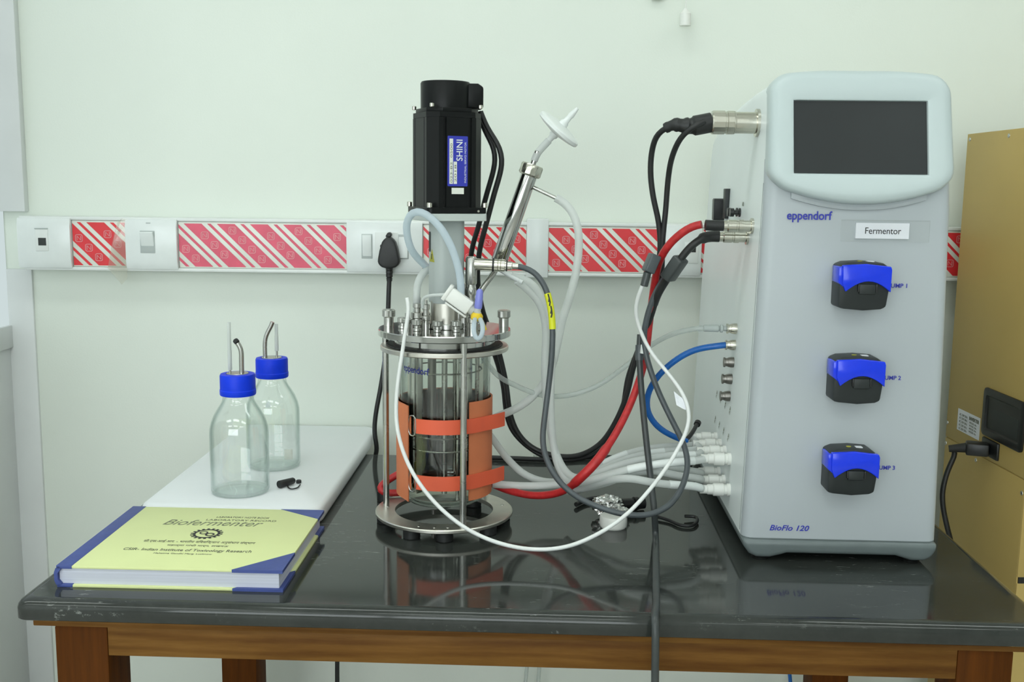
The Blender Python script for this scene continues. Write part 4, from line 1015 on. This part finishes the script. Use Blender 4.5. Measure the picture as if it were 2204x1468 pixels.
# motor leads
k1, S1 = lead('motor_cable', 'black motor cable with ribbed boot plugged into the top silver connector', [(-0.0461,1.4300,1.3210),(-0.0372,1.4300,1.2998),(-0.0283,1.4300,1.2870),(-0.0194,1.4300,1.2736),(-0.0161,1.4300,1.2570),(-0.0191,1.4350,1.2385),(-0.0259,1.4400,1.2153),(-0.0322,1.4450,1.1912),(-0.0378,1.4500,1.1694),(-0.0456,1.4600,1.1394),(-0.0502,1.4900,1.0913),(-0.0409,1.5050,1.0362),(-0.0216,1.5100,0.9914),(-0.0074,1.5100,0.9329),(-0.0022,1.5100,0.8946),(0.0085,1.5100,0.8646),(0.0301,1.5100,0.8409),(0.0623,1.5000,0.8312),(0.0959,1.4900,0.8328),(0.1282,1.4750,0.8544),(0.1493,1.4600,0.8917),(0.1630,1.4500,0.9330),(0.1693,1.4400,0.9715),(0.1774,1.4300,1.0079),(0.1836,1.4200,1.0365),(0.1896,1.4150,1.0691),(0.1935,1.4100,1.1012),(0.1966,1.4000,1.1394),(0.1928,1.3950,1.1766),(0.1837,1.3900,1.2101),(0.1783,1.3850,1.2432),(0.1785,1.3750,1.2727),(0.1831,1.3600,1.2909),(0.1921,1.3500,1.2986),(0.2036,1.3450,1.3019)], .0038, 'black_rubber')
k2, S2 = lead('motor_cable', 'thinner black motor cable curving in just under the ribbed boot', [(-0.0489,1.4400,1.3217),(-0.0412,1.4400,1.2984),(-0.0329,1.4400,1.2837),(-0.0271,1.4400,1.2714),(-0.0257,1.4400,1.2571),(-0.0294,1.4450,1.2385),(-0.0363,1.4500,1.2151),(-0.0427,1.4550,1.1909),(-0.0478,1.4600,1.1690),(-0.0570,1.4700,1.1387),(-0.0612,1.5000,1.0904),(-0.0527,1.5150,1.0348),(-0.0300,1.5200,0.9897),(-0.0122,1.5200,0.9309),(-0.0077,1.5200,0.8924),(0.0002,1.5200,0.8664),(0.0199,1.5200,0.8432),(0.0524,1.5100,0.8256),(0.0898,1.5000,0.8245),(0.1280,1.4850,0.8415),(0.1526,1.4700,0.8799),(0.1599,1.4600,0.9162),(0.1636,1.4500,0.9564),(0.1738,1.4400,0.9932),(0.1873,1.4200,1.0397),(0.1956,1.4100,1.0760),(0.1994,1.4000,1.1084),(0.1986,1.3950,1.1521),(0.2007,1.3900,1.1951),(0.2010,1.3800,1.2344),(0.2025,1.3600,1.2637),(0.2120,1.3400,1.2891),(0.2274,1.3300,1.3013),(0.2374,1.3350,1.3052)], .0037, 'black_rubber')
M = plugM(.0790, .545, .0312)
bm = newbm(); lathe(bm, [(0, 0), (.0148, 0), (.0148, .008), (.0138, .0085), (.0138, .011), (.0150, .0115), (.0150, .0260), (.0142, .0275), (0, .0275)], 14, M); obj('connector_shell', bm, 'nickel', k1, angle=25)
bm = newbm()
E0 = Vector(wpt(.0790, .545, .0590)); P = spline([tuple(E0)] + [(0.2183,1.3450,1.2998),(0.2018,1.3450,1.3019),(0.1910,1.3500,1.2974)], .003)
sweep(bm, P, lambda i, n: (.0125 if i < n * .35 else .0125 - (.0125 - .0060) * ((i / n - .35) / .65)) * (.86 if (i % 4) < 2 and i > n * .3 else 1), 16); obj('ribbed_boot', bm, 'black_rubber', k1, angle=25)

# red lead of the heating blanket
k3, S3 = lead('heater_cable', 'thick red sleeved cable dropping from the control unit to the blanket', [(0.2406,1.3450,1.1770),(0.2296,1.3500,1.1749),(0.2165,1.3550,1.1651),(0.2029,1.3650,1.1500),(0.1935,1.3800,1.1283),(0.1905,1.4000,1.0958),(0.1891,1.4150,1.0627),(0.1876,1.4250,1.0294),(0.1837,1.4200,0.9913),(0.1728,1.4100,0.9541),(0.1581,1.3950,0.9214),(0.1380,1.3750,0.8890),(0.1152,1.3550,0.8619),(0.0940,1.3550,0.8387),(0.0766,1.3700,0.8180),(0.0585,1.3850,0.8062),(0.0335,1.4000,0.7994),(0.0078,1.4150,0.7992),(-0.0172,1.4300,0.8026),(-0.0319,1.4400,0.8083)], lambda i, n: .0052 + .0013 * (1 if .62 < i / n < .75 else 0), 'red_sleeve')
M = plugM(.0690, .4160, .0122)
bm = newbm(); lathe(bm, [(0, 0), (.0082, 0), (.0082, .006), (.0074, .0065), (.0074, .0085), (.0080, .009), (.0080, .0190), (.0066, .0205), (.0066, .0255), (0, .0255)], 22, M); obj('connector_shell', bm, 'nickel', k3, angle=25)
bm = newbm(); sweep(bm, [Vector(wpt(.0690, .4160, .037)), Vector(wpt(.0690, .4160, .048)), Vector(wpt(.0685, .4165, .060))], .0069, 14); obj('shrink_sleeve', bm, 'black_rubber', k3)
bm = newbm(); tube(bm, [(-0.1591,1.4700,0.8099),(-0.1699,1.4700,0.8042),(-0.1828,1.4650,0.7958),(-0.1889,1.4600,0.7903),(-0.1843,1.4550,0.7849),(-0.1690,1.4550,0.7837),(-0.1461,1.4600,0.7853)], .0052, 12); obj('rear_loop', bm, 'red_sleeve', k3)
bm = newbm(); cyl(bm, .0085, 0, .016, 16, along((-0.1882,1.4956,0.7600), (0, 0, 1)), .001); obj('rear_sleeve_end', bm, 'black_rubber', k3)

# grey lead into the lower small connector, through a moulded block (continues the probe cable)
M = plugM(.0960, .4010, .0122)
bm = newbm(); lathe(bm, [(0, 0), (.0080, 0), (.0080, .006), (.0072, .0065), (.0072, .0085), (.0078, .009), (.0078, .0190), (.0064, .0205), (.0064, .0255), (0, .0255)], 22, M); obj('connector_shell', bm, 'nickel', pc, angle=25)
bm = newbm(); P = spline([tuple(wpt(.0960, .4010, .037)), tuple(wpt(.0958, .4010, .052))] + [(0.2372,1.3550,1.1546),(0.2253,1.3600,1.1421),(0.2187,1.3620,1.1323)], .004)
sweep(bm, P, lambda i, n: .0072 if i < n * .42 else .0050, 14); obj('cable_tail', bm, 'black_rubber', pc)
a = Vector((0.2034,1.3750,1.1043)); b = Vector((0.2193,1.3620,1.1329))
bm = newbm(); box(bm, -.0105, .0105, -.008, .008, 0, (b - a).length, .003, 3, along(a, b - a)); obj('inline_block', bm, 'dark_grey_cable', pc)
bm = newbm(); tube(bm, [(0.2059,1.3760,1.1080),(0.2002,1.3850,1.0960),(0.1939,1.3900,1.0830),(0.1908,1.4000,1.0676)], .0052, 12); obj('block_tail', bm, 'black_rubber', pc)

# white sensor lead
k4, S4 = lead('sensor_cable', 'thin white sensor cable swinging in a wide loop in front of the vessel', [(-0.1354,1.3350,1.0791),(-0.1327,1.3320,1.0669),(-0.1362,1.3300,1.0413),(-0.1411,1.3250,1.0058),(-0.1467,1.3200,0.9642),(-0.1475,1.3150,0.9257),(-0.1423,1.3100,0.8964),(-0.1282,1.3000,0.8636),(-0.1038,1.2850,0.8328),(-0.0757,1.2700,0.8099),(-0.0457,1.2550,0.7947),(-0.0096,1.2400,0.7853),(0.0304,1.2300,0.7823),(0.0702,1.2300,0.7863),(0.1100,1.2350,0.8023),(0.1453,1.2500,0.8227),(0.1803,1.2700,0.8553),(0.2116,1.3000,0.8899),(0.2281,1.3200,0.9170),(0.2318,1.3350,0.9334),(0.2262,1.3500,0.9538),(0.2087,1.3650,0.9781),(0.1884,1.3800,1.0017),(0.1746,1.3850,1.0259),(0.1665,1.3850,1.0471),(0.1635,1.3800,1.0663),(0.1661,1.3750,1.0817),(0.1712,1.3700,1.0970)], .0026, 'white_cable')
bm = newbm(); pl = [(0.2136,1.3520,0.9582),(0.2208,1.3500,0.9524),(0.2255,1.3480,0.9492),(0.2308,1.3400,0.9348),(0.2250,1.3420,0.9367),(0.2169,1.3460,0.9408)]
t = bmesh.new(); A = [t.verts.new(p) for p in pl]; B = [t.verts.new((p[0], p[1] + .0008, p[2])) for p in pl]; t.faces.new(A); t.faces.new(B[::-1])
for i in range(len(A)): t.faces.new([A[i], B[i], B[(i + 1) % len(A)], A[(i + 1) % len(A)]])
merge(bm, t); obj('paper_flag', bm, 'paper_white', k4, smooth=False)
a = Vector((0.1725,1.3700,1.0946)); b = Vector((0.1768,1.3700,1.1130)); c = Vector((0.1861,1.3720,1.1361))
bm = newbm(); cyl(bm, .0052, 0, (b - a).length, 16, along(a, b - a), .0008); obj('strain_relief', bm, 'dark_grey_cable', k4)
bm = newbm(); box(bm, -.0088, .0088, -.007, .007, 0, (c - b).length, .002, 3, along(b, c - b)); obj('inline_plug', bm, 'grey_cable', k4)

# grey lead that runs forward across the table and over its front edge
path = [(0.1747,1.4120,1.0246),(0.1736,1.4080,1.0028),(0.1758,1.4000,0.9625),(0.1798,1.3850,0.9142),(0.1843,1.3700,0.8697),(0.1887,1.3550,0.8290),(0.1906,1.3350,0.8012),(0.1946,1.3427,0.7655),(0.1834,1.2545,0.7652),(0.1709,1.1614,0.7652),(0.1616,1.0925,0.7655)]
path += [(.1578, 1.078, .7650), (.1576, 1.069, .7620), (.1576, 1.064, .7520), (.1590, 1.064, .69), (.161, 1.066, .58), (.163, 1.068, .45), (.165, 1.07, .30)]
k5, S5 = lead('power_cable', 'dark grey cable running forward across the table and down over its front edge', path, .0043, 'dark_grey_cable')
i0, i1 = 0, near(S5, [(0.1749,1.4030,0.9812)][0])
bm = newbm(); sweep(bm, S5[2:i1], .0056, 14); obj('grey_sleeve', bm, 'grey_cable', k5)
bm = newbm(); ring(bm, .0050, .0062, -.006, .006, 18, along([(0.1801,1.4000,1.0060)][0], (.1, .1, 1)), .0004); obj('cable_tie', bm, 'milky', k5)

# gas tubes
bm = newbm(); S = spline([wpt(.1350, .2535, .012)] + [(0.2756,1.4000,1.0117),(0.2493,1.4100,1.0047),(0.2229,1.4200,0.9867),(0.2007,1.4300,0.9605),(0.1912,1.4400,0.9354),(0.1932,1.4500,0.9100),(0.2092,1.4600,0.8857),(0.2318,1.4700,0.8700),(0.2552,1.4800,0.8596)])
t = thing('gas_tube', 'bright blue gas tube curving from the second nozzle', 'tube', tuple(S[0])); sweep(bm, S, .0043, 12); obj('tube_wall', bm, 'blue_tube', t)
bm = newbm(); tube(bm, [(0.2521,1.4780,0.8607),(0.2607,1.4900,0.8641),(0.2707,1.5100,0.8700),(0.2781,1.5300,0.8739)], .0030, 10); obj('black_tail', bm, 'black_rubber', t)
bm = newbm(); cyl(bm, .005, 0, .006, 12, along((0.2782,1.5300,0.8732), (.4, .8, .4))); obj('tail_clip', bm, 'black_rubber', t)
S = spline([wpt(.1330, .2760, .030)] + [(0.2495,1.4000,1.0355),(0.2215,1.4200,1.0254),(0.1942,1.4500,1.0038),(0.1647,1.4700,0.9729),(0.1265,1.4800,0.9416),(0.0867,1.4800,0.9261),(0.0464,1.4750,0.9252),(0.0061,1.4650,0.9416),(-0.0204,1.4550,0.9578),(-0.0402,1.4500,0.9837)])
t = thing('gas_tube', 'clear sagging gas tube from the top small nozzle to the vessel', 'tube', tuple(S[0])); bm = newbm(); sweep(bm, S, .0036, 12); obj('tube_wall', bm, 'clear_tube', t)
bm = newbm(); M = plugM(.1330, .2760, .0140); lathe(bm, [(0, 0), (.0035, 0), (.0035, .004), (.0055, .005), (.0055, .008), (.003, .009), (.0048, .011), (.0046, .030), (0, .030)], 16, M); obj('push_fitting', bm, 'col_grey', t)

# soft white tubes plugged low into the unit
def soft(label, y, z, pts, r=.0052, sleeve=None, m='silicone'):
    S = spline([wpt(y, z, .036)] + pts, .006)
    t = thing('silicone_tube', label, 'tube', tuple(S[0]), group='soft tubes plugged low into the control unit')
    bm = newbm(); sweep(bm, S, r, 12); obj('tube_wall', bm, m, t)
    bm = newbm(); lathe(bm, [(0, -.002), (.0086, -.002), (.0086, .004), (.0072, .0045), (.0072, .008), (.0088, .009), (.0088, .022), (.0070, .0235), (.0070, .030), (.0060, .031), (.0060, .040), (0, .040)], 20, plugM(y, z, 0)); obj('quick_connector', bm, 'white_plastic', t, angle=25)
    if sleeve:
        n = len(S); bm = newbm(); sweep(bm, S[int(n * sleeve[0]):int(n * sleeve[1])], r + .0005, 12); obj('label_sleeve', bm, 'milky', t)
    return t
soft('soft tube in the upper connector row, farthest from the screen end', .235, .100, [(0.2702,1.4800,0.8549),(0.2291,1.4750,0.8529),(0.1949,1.4700,0.8496),(0.1611,1.4650,0.8415),(0.1276,1.4600,0.8266),(0.0977,1.4550,0.8105),(0.0543,1.4500,0.8045),(0.0210,1.4550,0.8136),(-0.0060,1.4600,0.8373),(-0.0210,1.4750,0.8539),(-0.0369,1.4850,0.8720),(-0.0541,1.4900,0.8879)], sleeve=(.30, .42))
soft('soft tube in the upper connector row, next to the rearmost one', .195, .100, [(0.2707,1.4450,0.8569),(0.2239,1.4400,0.8549),(0.1905,1.4350,0.8510),(0.1575,1.4300,0.8438),(0.1247,1.4250,0.8300),(0.0954,1.4200,0.8150),(0.0597,1.4200,0.8091),(0.0207,1.4200,0.8073),(-0.0249,1.4200,0.8094)], sleeve=(.22, .30))
soft('soft tube in the upper connector row, second from the front', .155, .100, [(0.2644,1.4100,0.8584),(0.2186,1.4050,0.8572),(0.1829,1.4000,0.8528),(0.1543,1.4000,0.8458),(0.1226,1.4000,0.8342),(0.0914,1.4100,0.8218),(0.0761,1.4300,0.8280),(0.0634,1.4500,0.8510),(0.0530,1.4600,0.8959),(0.0466,1.4600,0.9631),(0.0465,1.4500,1.0309),(0.0366,1.4400,1.0645),(0.0169,1.4300,1.0858),(0.0053,1.4230,1.0952)], sleeve=(.06, .12))
soft('soft tube in the frontmost upper connector, with a long white sleeve', .115, .100, [(0.2581,1.3750,0.8597),(0.2148,1.3700,0.8566),(0.1793,1.3700,0.8510),(0.1456,1.3750,0.8414),(0.1179,1.3800,0.8306),(0.0941,1.4000,0.8180),(0.0804,1.4200,0.8154),(0.0666,1.4400,0.8333),(0.0599,1.4500,0.8645),(0.0556,1.4550,0.9307),(0.0567,1.4600,0.9899),(0.0503,1.4500,1.0375),(0.0398,1.4400,1.0710),(0.0232,1.4300,1.0936),(-0.0024,1.4300,1.1009)], sleeve=(.05, .22))
soft('soft tube in the lower connector row, rearmost', .190, .060, [(0.2673,1.4200,0.8292),(0.2265,1.4100,0.8381),(0.1928,1.4000,0.8430),(0.1609,1.4000,0.8387),(0.1302,1.4100,0.8222),(0.0988,1.4200,0.8083),(0.0805,1.4400,0.7954)])
soft('soft tube in the lower connector row, middle one', .148, .060, [(0.2620,1.3900,0.8289),(0.2292,1.3850,0.8345),(0.1966,1.3800,0.8420),(0.1651,1.3800,0.8390),(0.1406,1.3850,0.8268),(0.1103,1.4000,0.8129),(0.0898,1.4300,0.7985)])
soft('soft tube in the frontmost lower connector, lowest of all', .105, .060, [(0.2505,1.3600,0.8270),(0.2184,1.3550,0.8300),(0.1866,1.3500,0.8349),(0.1623,1.3550,0.8382),(0.1390,1.3700,0.8324),(0.1103,1.4000,0.8142),(0.0924,1.4200,0.8028)], sleeve=(.05, .30))
S = spline([tuple((0.0565,1.4210,1.2077))] + [(0.0665,1.4200,1.2028),(0.0780,1.4200,1.1918),(0.0866,1.4200,1.1714),(0.0894,1.4250,1.1429),(0.0866,1.4300,1.1077),(0.0790,1.4400,1.0715),(0.0698,1.4500,1.0377),(0.0643,1.4600,1.0033),(0.0524,1.4700,0.9547),(0.0264,1.4750,0.9196),(-0.0001,1.4750,0.9022),(-0.0200,1.4700,0.8955),(-0.0298,1.4600,0.8915)])
bm = newbm(); sweep(bm, S, .0056, 12); tag(obj('silicone_tube', bm, 'silicone'), 'milky tube hanging from the side barb of the slanted condenser', 'tube')

# black leads near the wall and table back edge
bm = newbm(); tube(bm, [(-0.0388,1.7362,0.7645),(0.0088,1.7322,0.7645),(0.0640,1.7287,0.7645),(0.1123,1.7434,0.7645),(0.1525,1.7484,0.7645),(0.1996,1.7413,0.7645),(0.2610,1.7258,0.7645),(0.3056,1.7098,0.7645)], .0042, 10); tag(obj('power_lead', bm, 'black_rubber'), 'black lead lying along the back edge of the table', 'cable')
for k, dx in enumerate((0, .012)):
    bm = newbm(); tube(bm, [(.045 + dx, 1.855, .74), (.047 + dx, 1.86, .65), (.043 + dx * 1.6, 1.86, .45), (.030 + dx * 2, 1.85, .25), (.02 + dx, 1.84, .05)], .0036, 10)
    tag(obj('hanging_tube', bm, 'clear_tube'), ('left' if k == 0 else 'right') + ' one of two clear tubes hanging below the table middle', 'tube', 'clear tubes below the table')
bm = newbm(); tube(bm, [(.475, 1.84, .74), (.485, 1.85, .70), (.492, 1.85, .55), (.515, 1.84, .40), (.54, 1.83, .2), (.55, 1.8, .03)], .0036, 10); tag(obj('hanging_tube', bm, 'blue_tube'), 'blue tube hanging below the right part of the table', 'tube')

# wall plug with its cord
wp = thing('wall_plug', 'black three pin plug with cord in the white wall socket', 'plug', (-.2245, YF, 1.11))
pc0 = Vector((-0.2212,1.8720,1.1022))
half = [(0, .0295), (.007, .0270), (.012, .020), (.0165, .005), (.0190, -.009), (.0195, -.014), (.0180, -.020), (.012, -.0245), (.005, -.0265)]
poly = [(x, z) for x, z in half] + [(-x, z) for x, z in half[::-1][:-1]]
bm = newbm(); prism(bm, poly, -.014, .009, .004, 3, Matrix.Translation(pc0)); obj('plug_body', bm, 'black_rubber', wp, angle=35)
bm = newbm(); cyl(bm, .0042, -.010, .010, 14, Matrix.Translation(pc0 + Vector((0, .004, .033))) @ RX(pi / 2), .001); obj('pull_tab', bm, 'black_rubber', wp)
bm = newbm(); lathe(bm, [(0, 0), (.0068, 0), (.0062, .006), (.0050, .0065), (.0062, .007), (.0062, .012), (.0050, .0125), (.0060, .013), (.0060, .018), (.0045, .019), (.0055, .020), (.0050, .026), (0, .026)], 16, along(pc0 + Vector((0, -.002, -.024)), (0, 0, -1))); obj('strain_relief', bm, 'black_rubber', wp)
bm = newbm(); tube(bm, [tuple(pc0 + Vector((0, -.002, -.045)))] + [(-0.2219,1.8680,1.0401),(-0.2235,1.8650,0.9901),(-0.2274,1.8600,0.9232),(-0.2355,1.8550,0.8644),(-0.2444,1.8500,0.8140),(-0.2472,1.8500,0.7796),(-0.2432,1.8500,0.7434)] + [(-.262, 1.855, .70), (-.300, 1.86, .58), (-.318, 1.86, .42), (-.322, 1.86, .25), (-.31, 1.85, .02)], .0042, 10); obj('cord', bm, 'black_rubber', wp); settle(wp)

# ================================================================== odds and ends on the table
random.seed(3)
def crumple(center, sx, sy, sz, name, label):
    t = bmesh.new(); bmesh.ops.create_icosphere(t, subdivisions=4, radius=1)
    from mathutils import noise
    for v in t.verts:
        d = v.co.normalized(); n1 = noise.noise(d * 2.3 + Vector((3, 1, 7))); n2 = noise.cell(d * 7.0) ; n3 = noise.noise(d * 9)
        k = 1 + .22 * n1 + .10 * (n2 - .5) + .12 * n3
        v.co = Vector((d.x * sx * k, d.y * sy * k, d.z * sz * k))
    zmin = min(v.co.z for v in t.verts)
    for v in t.verts: v.co = v.co + Vector(center) + Vector((0, 0, -zmin))
    bm = newbm(); merge(bm, t); return tag(obj(name, bm, 'foil', None, angle=12), label, 'foil')
crumple((0.1377,1.4332,0.7600), .0225, .016, .0150, 'foil_ball', 'larger crumpled ball of aluminium foil on the black table top')
crumple((0.1565,1.4234,0.7600), .0120, .010, .0085, 'foil_scrap', 'small scrap of aluminium foil leaning on the white round cap')
cw = (0.1426,1.3881,0.7600)
bm = newbm(); n = 40
loops = [[(cw[0] + r * (1 - .012 * (k % 2)) * cos(2 * pi * k / n), cw[1] + r * (1 - .012 * (k % 2)) * sin(2 * pi * k / n), TOP + z) for k in range(n)] for r, z in ((.0170, 0), (.0184, .0015), (.0190, .004), (.0190, .0145), (.0182, .0165), (.0165, .0170))]
loft(bm, loops); tag(obj('round_cap', bm, 'white_plastic', None, angle=30), 'white round plastic cap lying in front of the foil', 'cap')
t = thing('loose_connector', 'black cylindrical plug lying on the table behind the foil', 'plug', (0.1815,1.4946,0.7600))
a = Vector((0.1611,1.4592,0.7700)); b = Vector((0.1946,1.4696,0.7700)); M = along(a, b - a); Lk = (b - a).length
bm = newbm(); lathe(bm, [(0, 0), (.0075, 0), (.0085, .001), (.0085, Lk * .45), (.0065, Lk * .47), (.0065, Lk * .53), (.0098, Lk * .55), (.0098, Lk * .7), (.0085, Lk * .72), (.0085, Lk), (0, Lk)], 20, M); obj('plug_shell', bm, 'black_plastic', t, angle=25)
bm = newbm(); tube(bm, [tuple(a + Vector((.004, 0, 0))), (0.1544,1.4790,0.7680), (0.1398,1.5068,0.7650), (0.1174,1.5028,0.7645), (0.0964,1.4743,0.7645)], .0036, 10); obj('plug_cord', bm, 'black_rubber', t)
bm = newbm(); tube(bm, [(0.2081,1.4236,0.7640),(0.2226,1.4105,0.7630),(0.2361,1.3887,0.7630),(0.2499,1.3872,0.7630),(0.2616,1.4069,0.7640),(0.2610,1.4226,0.7650),(0.2463,1.4210,0.7660)], .0024, 8, .003); tag(obj('rubber_strap', bm, 'black_rubber'), 'thin black curled strap on the table beside the hanging grey cable', 'strap')

for o in bpy.data.objects:
    if '_w' in o.keys(): del o['_w']
